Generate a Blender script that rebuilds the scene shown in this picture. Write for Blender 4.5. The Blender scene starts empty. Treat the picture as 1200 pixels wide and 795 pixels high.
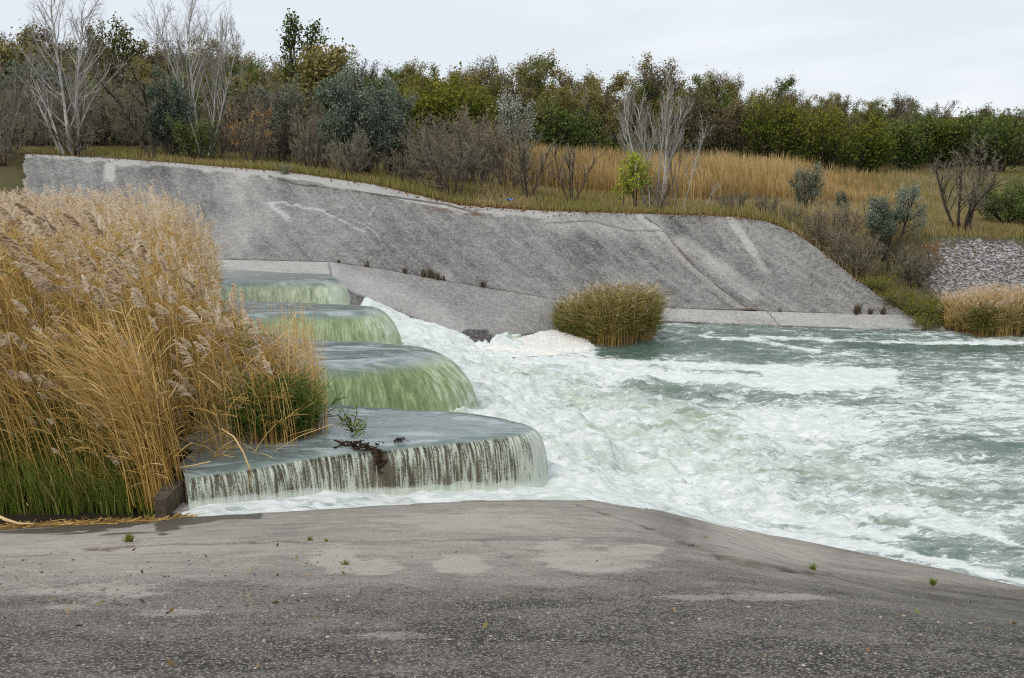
import bpy, math, random
import numpy as np
from mathutils import Vector
from mathutils.geometry import tessellate_polygon

scene = bpy.context.scene
COL = scene.collection
R = math.radians
rnd = random.Random(11)
rng = np.random.default_rng(11)

# ---------------------------------------------------------------- camera
FPX, PW, PH, HOR, EYE = 1150.0, 1200.0, 795.0, 170.0, 4.5
PITCH = math.atan((PH / 2 - HOR) / FPX)
CP, SP = math.cos(PITCH), math.sin(PITCH)
ZU, ZD = 0.5, -1.5                      # upper pool level, lower basin level

cam = bpy.data.cameras.new('camera')
camo = bpy.data.objects.new('camera', cam)
COL.objects.link(camo)
camo.location = (0, 0, EYE)
camo.rotation_euler = (math.pi / 2 - PITCH, 0, 0)
cam.sensor_width = 36.0
cam.lens = 36.0 * FPX / PW
cam.clip_start = 0.05
cam.clip_end = 3000
scene.camera = camo


def ray(px, py):
    a = (px - PW / 2) / FPX
    b = (PH / 2 - py) / FPX
    return a, CP + SP * b, -SP + CP * b


def PZ(px, py, z):
    dx, dy, dz = ray(px, py)
    t = (z - EYE) / dz
    return np.array((dx * t, dy * t, z))


def PY(px, py, Y):
    dx, dy, dz = ray(px, py)
    t = Y / dy
    return np.array((dx * t, Y, EYE + dz * t))


def XatY(px, Y, z=0.0):
    c = CP * Y - SP * (z - EYE)
    return (px - PW / 2) / FPX * c


def proj(X, Y, Z):
    """place on the survey photograph of a point of the site (used to lay out stains and foam on surfaces)"""
    c = CP * Y - SP * (Z - EYE)
    c = np.where(c < 0.2, 0.2, c)
    u = SP * Y + CP * (Z - EYE)
    return PW / 2 + X / c * FPX, PH / 2 - u / c * FPX


# ---------------------------------------------------------------- noise
def _hash(ix, iy, seed):
    h = (ix.astype(np.int64) * 374761393 + iy.astype(np.int64) * 668265263 + seed * 974634721) & 0xFFFFFFFF
    h = ((h ^ (h >> 13)) * 1274126177) & 0xFFFFFFFF
    h = h ^ (h >> 16)
    return (h & 0xFFFF) / 65535.0


def vnoise(x, y, seed=0):
    x = np.asarray(x, float); y = np.asarray(y, float)
    ix = np.floor(x); iy = np.floor(y)
    fx = x - ix; fy = y - iy
    fx = fx * fx * fx * (fx * (fx * 6 - 15) + 10); fy = fy * fy * fy * (fy * (fy * 6 - 15) + 10)
    a = _hash(ix, iy, seed); b = _hash(ix + 1, iy, seed)
    c = _hash(ix, iy + 1, seed); d = _hash(ix + 1, iy + 1, seed)
    return (a + (b - a) * fx) * (1 - fy) + (c + (d - c) * fx) * fy


def fbm(x, y, seed=0, oct=4, gain=0.5):
    s = 0; a = 1; t = 0
    for i in range(oct):
        s = s + a * vnoise(x * 2 ** i + 13.7 * i, y * 2 ** i - 7.1 * i, seed + i * 17)
        t += a; a *= gain
    return s / t


def sstep(a, b, x):
    t = np.clip((np.asarray(x, float) - a) / (b - a), 0, 1)
    return t * t * (3 - 2 * t)


def dline(px, py, pts):
    """distance from points to a polyline"""
    d = np.full(np.shape(px), 1e9)
    for (x0, y0), (x1, y1) in zip(pts[:-1], pts[1:]):
        dx, dy = x1 - x0, y1 - y0
        t = np.clip(((px - x0) * dx + (py - y0) * dy) / (dx * dx + dy * dy + 1e-9), 0, 1)
        d = np.minimum(d, np.hypot(px - x0 - t * dx, py - y0 - t * dy))
    return d


# ---------------------------------------------------------------- object helpers
def tag(o, label=None, cat=None, group=None, kind=None):
    if label: o['label'] = label
    if cat: o['category'] = cat
    if group: o['group'] = group
    if kind: o['kind'] = kind
    return o


def thing(name, label, cat, loc=(0, 0, 0), rz=0.0, group=None):
    o = bpy.data.objects.new(name, None)
    COL.objects.link(o)
    o.empty_display_size = 0.2
    o.location = loc
    o.rotation_euler = (0, 0, rz)
    return tag(o, label, cat, group)


class MB:
    """collects vertices, faces and a per-vertex tint"""
    def __init__(s):
        s.v, s.f3, s.f4, s.t, s.n = [], [], [], [], 0
        s.uv = []

    def add(s, v, quads=None, tris=None, tint=0.5):
        v = np.asarray(v, float).reshape(-1, 3)
        if quads is not None and len(quads): s.f4.append(np.asarray(quads, np.int64).reshape(-1, 4) + s.n)
        if tris is not None and len(tris): s.f3.append(np.asarray(tris, np.int64).reshape(-1, 3) + s.n)
        t = np.broadcast_to(np.asarray(tint, float), (len(v),)) if np.ndim(tint) == 0 else np.asarray(tint, float)
        s.v.append(v); s.t.append(t); s.n += len(v)

    def tubes(s, path, rad, sides=3, tint=0.5):
        """path (n,k,3), rad (n,k), tint scalar or (n,) or (n,k)"""
        path = np.asarray(path, float); n, k, _ = path.shape
        if n == 0: return
        d = np.gradient(path, axis=1)
        d /= np.linalg.norm(d, axis=2, keepdims=True) + 1e-9
        ref = np.where(np.abs(d[:, :1, 2:3]) > 0.8, np.array([1.0, 0, 0]), np.array([0, 0, 1.0]))
        ref = np.broadcast_to(ref, d.shape)
        u = np.cross(d, ref); u /= np.linalg.norm(u, axis=2, keepdims=True) + 1e-9
        w = np.cross(d, u)
        a = np.arange(sides) / sides * 2 * math.pi
        rad = np.broadcast_to(np.asarray(rad, float), (n, k))
        v = path[:, :, None, :] + rad[:, :, None, None] * (np.cos(a)[None, None, :, None] * u[:, :, None, :] + np.sin(a)[None, None, :, None] * w[:, :, None, :])
        b = np.arange(n)[:, None, None] * (k * sides)
        i = np.arange(k - 1)[None, :, None] * sides
        j = np.arange(sides)[None, None, :]; j2 = (j + 1) % sides
        q = np.stack([b + i + j, b + i + j2, b + i + sides + j2, b + i + sides + j], -1).reshape(-1, 4)
        t = np.asarray(tint, float)
        if t.ndim == 1: t = np.broadcast_to(t[:, None], (n, k))
        t = np.broadcast_to(t, (n, k)) if t.ndim else np.full((n, k), float(t))
        s.add(v.reshape(-1, 3), quads=q, tint=np.repeat(t.reshape(-1), sides))

    def ribbons(s, path, wid, side, tint=0.5):
        """path (n,k,3), wid (n,k) half widths, side (n,3) or (n,k,3)"""
        path = np.asarray(path, float); n, k, _ = path.shape
        if n == 0: return
        side = np.asarray(side, float)
        if side.ndim == 2: side = side[:, None, :]
        side = np.broadcast_to(side, path.shape)
        wid = np.broadcast_to(np.asarray(wid, float), (n, k))
        v = np.stack([path - side * wid[:, :, None], path + side * wid[:, :, None]], 2)
        b = np.arange(n)[:, None] * (2 * k); i = np.arange(k - 1)[None, :] * 2
        q = np.stack([b + i, b + i + 1, b + i + 3, b + i + 2], -1).reshape(-1, 4)
        t = np.asarray(tint, float)
        if t.ndim == 1: t = np.broadcast_to(t[:, None], (n, k))
        t = np.broadcast_to(t, (n, k)) if t.ndim else np.full((n, k), float(t))
        s.add(v.reshape(-1, 3), quads=q, tint=np.repeat(t.reshape(-1), 2))

    def leaves(s, p, size, tint, aspect=0.5, rg=None, droop=0.0):
        """small folded leaf quads at points p (n,3)"""
        rg = rg or rng
        p = np.asarray(p, float); n = len(p)
        if n == 0: return
        d = rg.normal(size=(n, 3)); d[:, 2] -= droop; d /= np.linalg.norm(d, axis=1, keepdims=True) + 1e-9
        e = np.cross(d, rg.normal(size=(n, 3))); e /= np.linalg.norm(e, axis=1, keepdims=True) + 1e-9
        size = np.broadcast_to(np.asarray(size, float), (n,))[:, None]
        a = p; b = p + d * size * .5 + e * size * aspect * .5; c = p + d * size; f = p + d * size * .5 - e * size * aspect * .5
        v = np.stack([a, b, c, f], 1).reshape(-1, 3)
        q = np.arange(4 * n).reshape(-1, 4)
        s.add(v, quads=q, tint=np.repeat(np.broadcast_to(tint, (n,)), 4))

    def build(s, name, m, parent=None, smooth=False, attrs=None, uv=None):
        me = bpy.data.meshes.new(name)
        v = np.concatenate(s.v) if s.v else np.zeros((0, 3))
        f4 = np.concatenate(s.f4) if s.f4 else np.zeros((0, 4), np.int64)
        f3 = np.concatenate(s.f3) if s.f3 else np.zeros((0, 3), np.int64)
        me.vertices.add(len(v)); me.vertices.foreach_set('co', v.astype(np.float32).ravel())
        loops = np.concatenate([f4.ravel(), f3.ravel()]).astype(np.int32)
        me.loops.add(len(loops)); me.loops.foreach_set('vertex_index', loops)
        npoly = len(f4) + len(f3)
        me.polygons.add(npoly)
        start = np.concatenate([np.arange(len(f4)) * 4, len(f4) * 4 + np.arange(len(f3)) * 3]).astype(np.int32)
        me.polygons.foreach_set('loop_start', start)
        me.polygons.foreach_set('use_smooth', np.full(npoly, smooth, bool))
        me.update(calc_edges=True)
        at = me.attributes.new('tint', 'FLOAT', 'POINT')
        at.data.foreach_set('value', np.concatenate(s.t).astype(np.float32) if s.t else np.zeros(0, np.float32))
        for k, a in (attrs or {}).items():
            at = me.attributes.new(k, 'FLOAT', 'POINT')
            at.data.foreach_set('value', np.asarray(a, np.float32).ravel())
        if uv is not None:
            ul = me.uv_layers.new(name='flow')
            ul.data.foreach_set('uv', np.asarray(uv, np.float32)[loops].ravel())
        me.materials.append(m)
        o = bpy.data.objects.new(name, me)
        COL.objects.link(o)
        if parent is not None: o.parent = parent
        return o


def grid_quads(nr, nc):
    i = np.arange(nr - 1)[:, None]; j = np.arange(nc - 1)[None, :]
    a = i * nc + j
    return np.stack([a, a + 1, a + nc + 1, a + nc], -1).reshape(-1, 4)


# ---------------------------------------------------------------- material helpers
class NT:
    def __init__(s, name):
        s.m = bpy.data.materials.new(name); s.m.use_nodes = True
        s.nt = s.m.node_tree; s.nt.nodes.clear()
        s.out = s.n('ShaderNodeOutputMaterial')

    def n(s, typ, **kw):
        nd = s.nt.nodes.new(typ)
        for k, v in kw.items(): setattr(nd, k, v)
        return nd

    def set(s, sock, v):
        if isinstance(v, bpy.types.NodeSocket): s.nt.links.new(v, sock)
        elif v is not None:
            if sock.type == 'RGBA' and len(v) == 3: v = (*v, 1)
            sock.default_value = v

    def attr(s, name):
        return s.n('ShaderNodeAttribute', attribute_name=name).outputs['Fac']

    def math(s, op, a, b=None, c=None, clamp=False):
        nd = s.n('ShaderNodeMath', operation=op, use_clamp=clamp)
        s.set(nd.inputs[0], a)
        if b is not None: s.set(nd.inputs[1], b)
        if c is not None: s.set(nd.inputs[2], c)
        return nd.outputs[0]

    def ss(s, lo, hi, v):
        nd = s.n('ShaderNodeMapRange', interpolation_type='SMOOTHSTEP')
        s.set(nd.inputs['Value'], v); s.set(nd.inputs['From Min'], lo); s.set(nd.inputs['From Max'], hi)
        return nd.outputs[0]

    def mix(s, f, a, b, mode='MIX'):
        nd = s.n('ShaderNodeMix', data_type='RGBA', blend_type=mode)
        s.set(nd.inputs['Factor'], f); s.set(nd.inputs[6], a); s.set(nd.inputs[7], b)
        return nd.outputs[2]

    def coord(s, scale=(1, 1, 1), uv=None, rot=(0, 0, 0)):
        src = s.n('ShaderNodeUVMap', uv_map=uv).outputs[0] if uv else s.n('ShaderNodeTexCoord').outputs['Object']
        mp = s.n('ShaderNodeMapping')
        s.set(mp.inputs['Vector'], src); mp.inputs['Scale'].default_value = scale; mp.inputs['Rotation'].default_value = rot
        return mp.outputs[0]

    def noise(s, co, scale, detail=4, rough=0.5, dist=0.0, ntype=None):
        nd = s.n('ShaderNodeTexNoise')
        if ntype: nd.noise_type = ntype
        s.set(nd.inputs['Vector'], co); s.set(nd.inputs['Scale'], scale)
        nd.inputs['Detail'].default_value = detail; nd.inputs['Roughness'].default_value = rough
        nd.inputs['Distortion'].default_value = dist
        return nd.outputs[0]

    def vor(s, co, scale, feature='F1', out='Distance', rand=1.0):
        nd = s.n('ShaderNodeTexVoronoi', feature=feature)
        s.set(nd.inputs['Vector'], co); nd.inputs['Scale'].default_value = scale
        nd.inputs['Randomness'].default_value = rand
        return nd.outputs[out]

    def ramp(s, f, stops, interp='LINEAR'):
        nd = s.n('ShaderNodeValToRGB')
        cr = nd.color_ramp; cr.interpolation = interp
        while len(cr.elements) < len(stops): cr.elements.new(0.5)
        for e, (p, c) in zip(cr.elements, stops):
            e.position = p; e.color = (*c, 1) if len(c) == 3 else c
        s.set(nd.inputs[0], f)
        return nd.outputs[0]

    def bump(s, h, strength=0.5, dist=0.02, prev=None):
        nd = s.n('ShaderNodeBump')
        s.set(nd.inputs['Height'], h); s.set(nd.inputs['Strength'], strength); nd.inputs['Distance'].default_value = dist
        if prev is not None: s.set(nd.inputs['Normal'], prev)
        return nd.outputs[0]

    def bsdf(s, col, rough=0.8, normal=None, spec=0.3, **kw):
        nd = s.n('ShaderNodeBsdfPrincipled')
        s.set(nd.inputs['Base Color'], col); s.set(nd.inputs['Roughness'], rough)
        s.set(nd.inputs['Specular IOR Level'], spec)
        if normal is not None: s.set(nd.inputs['Normal'], normal)
        for k, v in kw.items(): s.set(nd.inputs[k], v)
        return nd.outputs[0]

    def done(s, sh):
        s.nt.links.new(sh, s.out.inputs['Surface']); return s.m


def leaf_mat(name, stops, rough=0.75, trans=0.25, spec=0.2):
    t = NT(name)
    col = t.ramp(t.attr('tint'), [(i / (len(stops) - 1), c) for i, c in enumerate(stops)])
    b = t.bsdf(col, rough, None, spec)
    if trans > 0:
        tr = t.n('ShaderNodeBsdfTranslucent'); t.set(tr.inputs['Color'], col)
        mx = t.n('ShaderNodeMixShader'); mx.inputs[0].default_value = trans
        t.nt.links.new(b, mx.inputs[1]); t.nt.links.new(tr.outputs[0], mx.inputs[2])
        b = mx.outputs[0]
    return t.done(b)


def bark_mat(name, c0, c1, scale=14):
    t = NT(name)
    n = t.noise(t.coord((1, 1, .35)), scale, 4, .6)
    return t.done(t.bsdf(t.ramp(n, [(.3, c0), (.7, c1)]), .9, t.bump(n, .4, .02), .15))
# ---------------------------------------------------------------- shape of the land
# far bank: upper edge, foot of the slope, water line (left to right)
T_PX = [(-700, 171, 41), (-60, 178, 41), (22, 180, 40.5), (130, 186, 40.5), (330, 201, 39.5), (440, 217, 38.5), (540, 241, 37.5), (640, 248, 38),
        (770, 251, 38.5), (860, 254, 38.7), (900, 260, 38.5), (930, 272, 37.6), (960, 293, 36.3), (1000, 325, 34.6), (1065, 370, 32.9)]
E = [PY(*p) for p in T_PX] + [PZ(1112, 388, ZD), PZ(1200, 396, ZD), np.array((40., 31., ZD)), np.array((400., 31., ZD))]
E.insert(0, np.array((-400., 41., E[0][2])))
E = np.array(E)
F_PX = [(100, 304), (265, 305.5), (390, 308.5), (450, 317), (520, 330), (585, 341), (650, 352), (720, 358), (780, 362), (860, 365), (960, 368), (1065, 370.5)]
FT = np.array([PY(px, py, np.interp(px, [390, 520, 650, 780, 960, 1065], [32.6, 32.7, 33.2, 33.7, 33.4, 32.95])) for px, py in F_PX])
B = np.array([PZ(100, 318, .46), PZ(285, 319, .46), PZ(386, 329, .42), PZ(415, 345, -.05), PZ(480, 372, -.72), PZ(562, 402, -1.45), PZ(600, 397, -1.5),
              PZ(655, 386, ZD), PZ(720, 380, ZD), PZ(780, 378, ZD), PZ(830, 380, ZD), PZ(960, 385, ZD), PZ(1112, 388.5, ZD)])
N_PX = [(-400, 640, .12), (0, 621, .12), (190, 611, .14), (218, 605, .12), (330, 599, .06), (450, 592.5, -.02), (570, 587, -.13), (690, 585, -.36), (760, 594, -.80), (830, 611, -1.25),
        (900, 627, -1.5), (1000, 648, -1.5), (1100, 668, -1.5), (1200, 690, -1.5)]
NE = np.array([PZ(*p) for p in N_PX])
NE = np.vstack([[-400, NE[0][1], .15], NE, [30., 11.6, ZD], [400., 11., ZD]])


def itp(X, P, c):
    return np.interp(X, P[:, 0], P[:, c])


def z_near(X, Y):
    yn, zn = itp(X, NE, 1), itp(X, NE, 2)
    yc = 3.0
    t = (Y - yc) / (yn - yc)
    z = 2.75 + (zn - 2.75) * t
    z = np.where(t > 1, zn + (zn - 2.75) / (yn - yc) * (Y - yn), z)
    up = 2.75 + .25 * np.clip((yc - Y) / 3.0, 0, 1)
    z = np.where(Y < yc, up, z)
    z = z - .42 * sstep(.8, 4.5, X) * np.sin(math.pi * np.clip(t, 0, 1)) * (Y > yc)
    return z + .03 * (fbm(X * .35, Y * .35, 5, 3) - .5)


def z_bg(X, Y):
    xs = [-60, -17, -5, 5, 12, 20, 60]
    a = np.interp(X, xs, [4.25, 4.15, 3.0, 1.9, 1.55, 1.15, 1.1])
    b = np.interp(X, xs, [4.6, 4.4, 3.7, 2.7, 2.4, 2.25, 2.2])
    t = np.clip((Y - 44) / 56, 0, 1.6)
    return a + (b - a) * t + 5.5 * sstep(-8, 12, Y - np.interp(X, [-60, -25, 0, 25, 60], [78, 80, 108, 122, 128]))


def z_far(X, Y):
    ye, ze = itp(X, E, 1), itp(X, E, 2)
    w = np.interp(X, [-10, 8, 13, 18], [4.5, 5.0, 8.0, 8.5])
    k = sstep(0, 1, (Y - ye) / w)
    z = ze + (z_bg(X, Y) - ze) * k
    return z + .25 * (fbm(X * .25, Y * .25, 3, 3) - .5) * sstep(0, 3, Y - ye)


def z_slope(X, Y):
    """under the far concrete"""
    ye, ze = itp(X, E, 1), itp(X, E, 2)
    yf, zf = itp(X, FT, 1), itp(X, FT, 2)
    yb, zb = itp(X, B, 1), itp(X, B, 2)
    yf = np.minimum(yf, ye); zf = np.where(X > FT[-1, 0], ze, zf)
    yb = np.minimum(yb, yf - .01); zb = np.where(X > B[-1, 0], ze, zb)
    z = zf + (ze - zf) * np.clip((Y - yf) / np.maximum(ye - yf, .01), 0, 1)
    z2 = zb + (zf - zb) * (Y - yb) / np.maximum(yf - yb, .01)
    z2 = np.where(Y < yb, zb - (yb - Y) * .5, z2)
    return np.where(Y < yf, z2, z)


def z_ground(X, Y):
    X = np.asarray(X, float); Y = np.asarray(Y, float)
    ye = itp(X, E, 1)
    zf = np.where(Y >= ye, z_far(X, Y), np.minimum(z_slope(X, Y), z_slope(X, Y - .35)) - .3)
    zn = z_near(X, Y) - .10
    berm = sstep(-3.9, -4.6, X)                                       # earth berm that holds the reeds, left of the weir
    zb = berm * (-.05 + .75 * sstep(11.6, 13.2, Y) - .9 * sstep(14.0, 17.5, Y)) + (1 - berm) * -5
    zn = np.where((Y > 11.2) & (X < -3.9), np.maximum(zn, np.where(Y < 24, zb, -5)), zn)
    return np.maximum(np.maximum(zn, np.where(Y > 20, zf, -9)), -3.2)


def zg(x, y):
    return float(z_ground(np.array([x]), np.array([y]))[0])


def zw_base(X, Y):
    s = X - (.6 - (Y - 13.5) * .39)
    za = -.27 - .26 * sstep(14.8, 16.3, Y)
    return np.where(s < 0, za + .075 * np.minimum(-s, 6), za + (ZD - za) * sstep(-.3, 4.4, s)), s


# ---------------------------------------------------------------- ground sheet
t = NT('earth')
co = t.coord()
n1 = t.noise(co, .35, 5, .6); n2 = t.noise(co, 3.0, 5, .65); n3 = t.noise(co, 22, 3, .6)
c = t.ramp(n1, [(.35, (.05, .055, .022)), (.5, (.12, .095, .052)), (.65, (.07, .08, .028))])
c = t.mix(t.ss(.5, .7, n2), c, (.13, .10, .055))
c = t.mix(t.math('MULTIPLY', t.attr('leaf'), t.ss(.42, .62, n3)), c, (.20, .085, .032))
st = t.vor(co, 4.5, 'F1', 'Color'); sd = t.vor(co, 4.5)
stone = t.mix(t.ss(.25, .5, sd), t.mix(.35, (.36, .34, .33), st, 'MULTIPLY'), (.10, .09, .08))
c = t.mix(t.math('MULTIPLY', t.attr('stony'), t.ss(.36, .52, t.noise(co, 1.1, 4, .65))), c, stone)
c = t.mix(t.attr('wet'), c, (.028, .022, .016))
M_EARTH = t.done(t.bsdf(c, .95, t.bump(t.math('ADD', n3, n2), .6, .08), .1))

xs = np.unique(np.concatenate([np.linspace(-400, -40, 25), np.linspace(-40, -16, 40), np.linspace(-16, 24, 170), np.linspace(24, 60, 40), np.linspace(60, 400, 25)]))
ys = np.unique(np.concatenate([np.linspace(-80, 0, 10), np.linspace(0, 10, 12), np.linspace(10, 20, 60), np.linspace(20, 30, 15), np.linspace(30, 46, 130), np.linspace(46, 110, 60), np.linspace(110, 900, 25)]))
GX, GY = np.meshgrid(xs, ys)
GZ = z_ground(GX, GY)
gpx, gpy = proj(GX, GY, GZ)
ye = itp(GX, E, 1)
dE = GY - ye
leaf = sstep(2.2, .2, np.abs(dE - .4)) * sstep(-17, -12, GX) * (GX < 14)
stony = sstep(0, 1, 1 - np.hypot((gpx - 1150) / 75, (gpy - 320) / 42)) * (GY > 25)
stony = np.maximum(sstep(0, .45, 1.25 - np.hypot((gpx - 1150) / 72, (gpy - 318) / 42)) * (GY > 25), .8 * (dE > 0) * sstep(1.6, .3, dE) * ((GX < -14.5) & (GX > -18)))
wet = (GY < 14) * (GY > 11) * (GX < -3.8) * 1.0
g = MB(); g.add(np.stack([GX, GY, GZ], -1), quads=grid_quads(len(ys), len(xs)))
o = g.build('ground', M_EARTH, smooth=True, attrs={'leaf': leaf, 'stony': stony, 'wet': wet})
tag(o, kind='structure')

# ---------------------------------------------------------------- concrete
def concrete_mat(name, agg, dark, pale, spk, cell=.8, am=.85, ab=.55):
    t = NT(name)
    co = t.coord()
    pal = t.attr('pale')
    big = t.noise(co, .55, 6, .62); med = t.noise(co, 3.2, 8, .72); fin = t.noise(co, agg * .35, 4, .7)
    k = t.math('ADD', pal, t.math('MULTIPLY', t.math('SUBTRACT', med, .5), am))
    k = t.math('ADD', k, t.math('MULTIPLY', t.math('SUBTRACT', big, .5), ab))
    k = t.math('ADD', k, t.math('MULTIPLY', t.math('SUBTRACT', fin, .5), .9))
    # patches where the cement skin is still whole
    pt = t.ss(.36, .64, t.math('ADD', t.attr('patch'), t.math('ADD', t.math('MULTIPLY', t.math('SUBTRACT', med, .5), 1.1), t.math('MULTIPLY', t.math('SUBTRACT', fin, .5), .9))))
    k = t.math('ADD', k, t.math('MULTIPLY', pt, .38))
    base = t.ramp(k, [(0, dark), (.55, tuple(.45 * a + .55 * b for a, b in zip(dark, pale))), (1, pale)])
    # stones bedded in the cement
    vc = t.vor(co, agg, 'F1', 'Color'); vd = t.vor(co, agg)
    sep = t.n('ShaderNodeSeparateColor'); t.set(sep.inputs[0], vc)
    rough_k = t.math('SUBTRACT', 1.0, t.math('MULTIPLY', t.math('MINIMUM', t.math('MAXIMUM', k, 0), 1), .75))
    cv = t.math('ADD', .45, t.math('MULTIPLY', sep.outputs[2], 1.1))
    cg = t.n('ShaderNodeCombineColor')
    for q in range(3): t.set(cg.inputs[q], cv)
    base = t.mix(t.math('MULTIPLY', rough_k, cell), base, cg.outputs[0], 'MULTIPLY')
    lite = t.math('MULTIPLY', t.ss(.52, .9, sep.outputs[0]), t.ss(.66, .36, vd))
    drk = t.math('MULTIPLY', t.ss(.66, .92, sep.outputs[1]), t.ss(.66, .35, vd))
    base = t.mix(t.math('MULTIPLY', t.math('MULTIPLY', lite, rough_k), spk), base, (.45, .42, .38))
    base = t.mix(t.math('MULTIPLY', t.math('MULTIPLY', drk, rough_k), .6), base, (.04, .036, .032))
    base = t.mix(t.math('MULTIPLY', t.attr('stain'), t.ss(.36, .56, t.noise(co, 5, 6, .75))), base, (.46, .455, .44))
    base = t.mix(t.attr('crack'), base, (.05, .04, .032))
    base = t.mix(t.math('MULTIPLY', t.attr('rust'), t.ss(.42, .60, t.noise(co, 9, 6, .75))), base, (.13, .07, .035))
    wt = t.ss(.3, .7, t.math('ADD', t.attr('wet'), t.math('MULTIPLY', t.math('SUBTRACT', med, .5), .9)))
    wt = t.math('MULTIPLY', wt, t.math('MINIMUM', 1.0, t.math('MULTIPLY', t.attr('wet'), 3)))
    base = t.mix(t.math('MULTIPLY', wt, .8), base, (.04, .033, .025))
    h = t.math('ADD', t.math('MULTIPLY', vd, -.6), t.math('ADD', t.math('MULTIPLY', fin, .8), t.math('MULTIPLY', med, 1.2)))
    nb = t.bump(h, .7, .012 if agg > 40 else .03)
    return t.done(t.bsdf(base, t.math('SUBTRACT', .92, t.math('MULTIPLY', wt, .5)), nb, .25))


M_NEAR = concrete_mat('aggregate_concrete_near', 105, (.046, .040, .034), (.40, .365, .32), .9, .95)
M_FAR = concrete_mat('aggregate_concrete_far', 21, (.066, .0635, .060), (.39, .38, .362), .22, .75, .50, .36)

# near bank: from behind the camera down under the water
xs = np.unique(np.concatenate([np.linspace(-60, -8, 40), np.arange(-8, 8.5, .035), np.linspace(8.5, 60, 40)]))
us = np.unique(np.concatenate([np.linspace(-9, 2, 16), np.arange(2, 11.5, .05)]))
ts = np.concatenate([np.linspace(-20, 2.2, 14), np.linspace(2.3, 15.2, 330)])
GX, GY = np.meshgrid(xs, ts)
yn = itp(GX, NE, 1)
lim = yn + np.where(GX > -3.95, 1.5, .25)
GY = np.where(GY > 2.3, 2.3 + (GY - 2.3) / (15.2 - 2.3) * (lim - 2.3), GY)
GZ = z_near(GX, GY)
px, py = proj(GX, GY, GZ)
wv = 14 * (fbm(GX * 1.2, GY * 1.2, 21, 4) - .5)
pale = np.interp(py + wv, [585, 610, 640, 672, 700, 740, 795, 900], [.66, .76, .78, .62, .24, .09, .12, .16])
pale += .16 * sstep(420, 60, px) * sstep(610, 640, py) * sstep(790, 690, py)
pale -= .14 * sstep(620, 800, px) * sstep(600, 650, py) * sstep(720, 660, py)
patch = 0 * px
for (cx, cy, rx, ry, s_) in [(395, 656, 26, 13, .5), (440, 664, 26, 8, .5), (540, 663, 30, 9, .55), (700, 655, 62, 13, .5), (745, 646, 28, 8, .42), (655, 640, 30, 10, .3), (560, 610, 120, 12, .2), (120, 690, 90, 14, .18), (80, 712, 30, 4, .3), (200, 718, 36, 4, .4), (470, 745, 60, 5, .22), (860, 700, 120, 4, .25)]:
    q = np.hypot((px - cx) / rx, (py - cy) / ry) + .9 * (fbm(GX * 3, GY * 3, int(cx), 4) - .5)
    patch = np.maximum(patch, sstep(1.9, .3, q + .8 * (fbm(GX * 6, GY * 9, int(cx) + 5, 4) - .5)) * (s_ / .5) ** .5)
# lower smooth band beside the basin
j1 = [(672, 590), (740, 612), (800, 637), (870, 661), (960, 674), (1060, 681), (1150, 689), (1260, 700)]
jy = np.interp(px, [p[0] for p in j1], [p[1] for p in j1])
band = sstep(-2, 3, jy - py) * sstep(700, 800, px)
pale = pale * (1 - band) + band * (.66 + .28 * sstep(2, 14, jy - py) * sstep(820, 845, px) * sstep(1000, 930, px) - .2 * sstep(812, 800, px))
crack = .8 * sstep(1.6, .4, dline(px, py + 2.5 * (vnoise(GX * 6, GY * 6, 9) - .5), j1)) * sstep(660, 690, px) * (.35 + .9 * (vnoise(GX * 3, GY * 3, 2) > .45)) * sstep(1010, 940, px)
crack = np.maximum(crack, .85 * sstep(1.5, .3, dline(px, py + 2 * (vnoise(GX * 7, 0 * GY, 4) - .5), [(95, 645), (150, 640), (210, 637), (330, 635), (480, 634), (640, 632)])) * np.interp(px, [90, 130, 240, 480, 640], [0, 1, 1, .5, 0]))
crack = np.maximum(crack, .7 * sstep(1.3, .3, dline(px, py, [(133, 628), (131, 648)])))
crack = np.maximum(crack, .9 * sstep(.62, .75, vnoise(GX * 9, GY * 9, 77)) * sstep(6, 1, dline(px, py, [(50, 650), (120, 644), (135, 640)])))
for kx, pl_ in enumerate([[(560, 632), (600, 655), (690, 676), (820, 690)], [(250, 640), (262, 668), (300, 700), (310, 735)], [(840, 655), (905, 668), (1010, 676)], [(20, 668), (90, 676), (170, 671), (240, 682)]]):
    crack = np.maximum(crack, .65 * sstep(1.1, .3, dline(px + 5 * (fbm(GX * 3, GY * 3, 200 + kx, 4) - .5), py + 6 * (fbm(GX * 4, GY * 4, 210 + kx, 4) - .5), pl_)) * sstep(.36, .55, vnoise(GX * 2.2, GY * 2.2, 220 + kx)))
silt = sstep(.52, .68, fbm(GX * .9 + 3, GY * 2.4, 230, 5)) * sstep(600, 640, py)
pale = pale - .16 * silt + .10 * sstep(.55, .7, fbm(GX * .8, GY * 3.5, 231, 5))
pale = pale - .12 * sstep(.5, .6, fbm(GX * 5, GY * 9, 232, 3)) * sstep(720, 640, py)
rust = .7 * sstep(5, 1, dline(px, py, [(100, 644), (140, 642), (160, 637)])) + .35 * sstep(5, 1, dline(px, py, j1)) * sstep(760, 800, px)
wet = np.maximum(sstep(.35, .5, fbm(GX * 2, GY * 2, 31, 4)) * sstep(13, 3, dline(px, py, [(-60, 616), (50, 618), (120, 620), (190, 616)])),
                 sstep(0, 1, 1.6 - dline(px, py, [(190, 618), (215, 610), (250, 604), (300, 602)]) / 7 + .8 * (vnoise(GX * 3, GY * 3, 8) - .5)))
wet = np.maximum(wet, .42 * sstep(5, 1, dline(px, py, [(n[0], n[1]) for n in N_PX[3:]]) + 2 * (vnoise(GX * 4, GY * 4, 3) - .5)))
stain = 0 * px
GZ = GZ - .03 * crack * (crack > .3) + .02 * band
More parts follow.
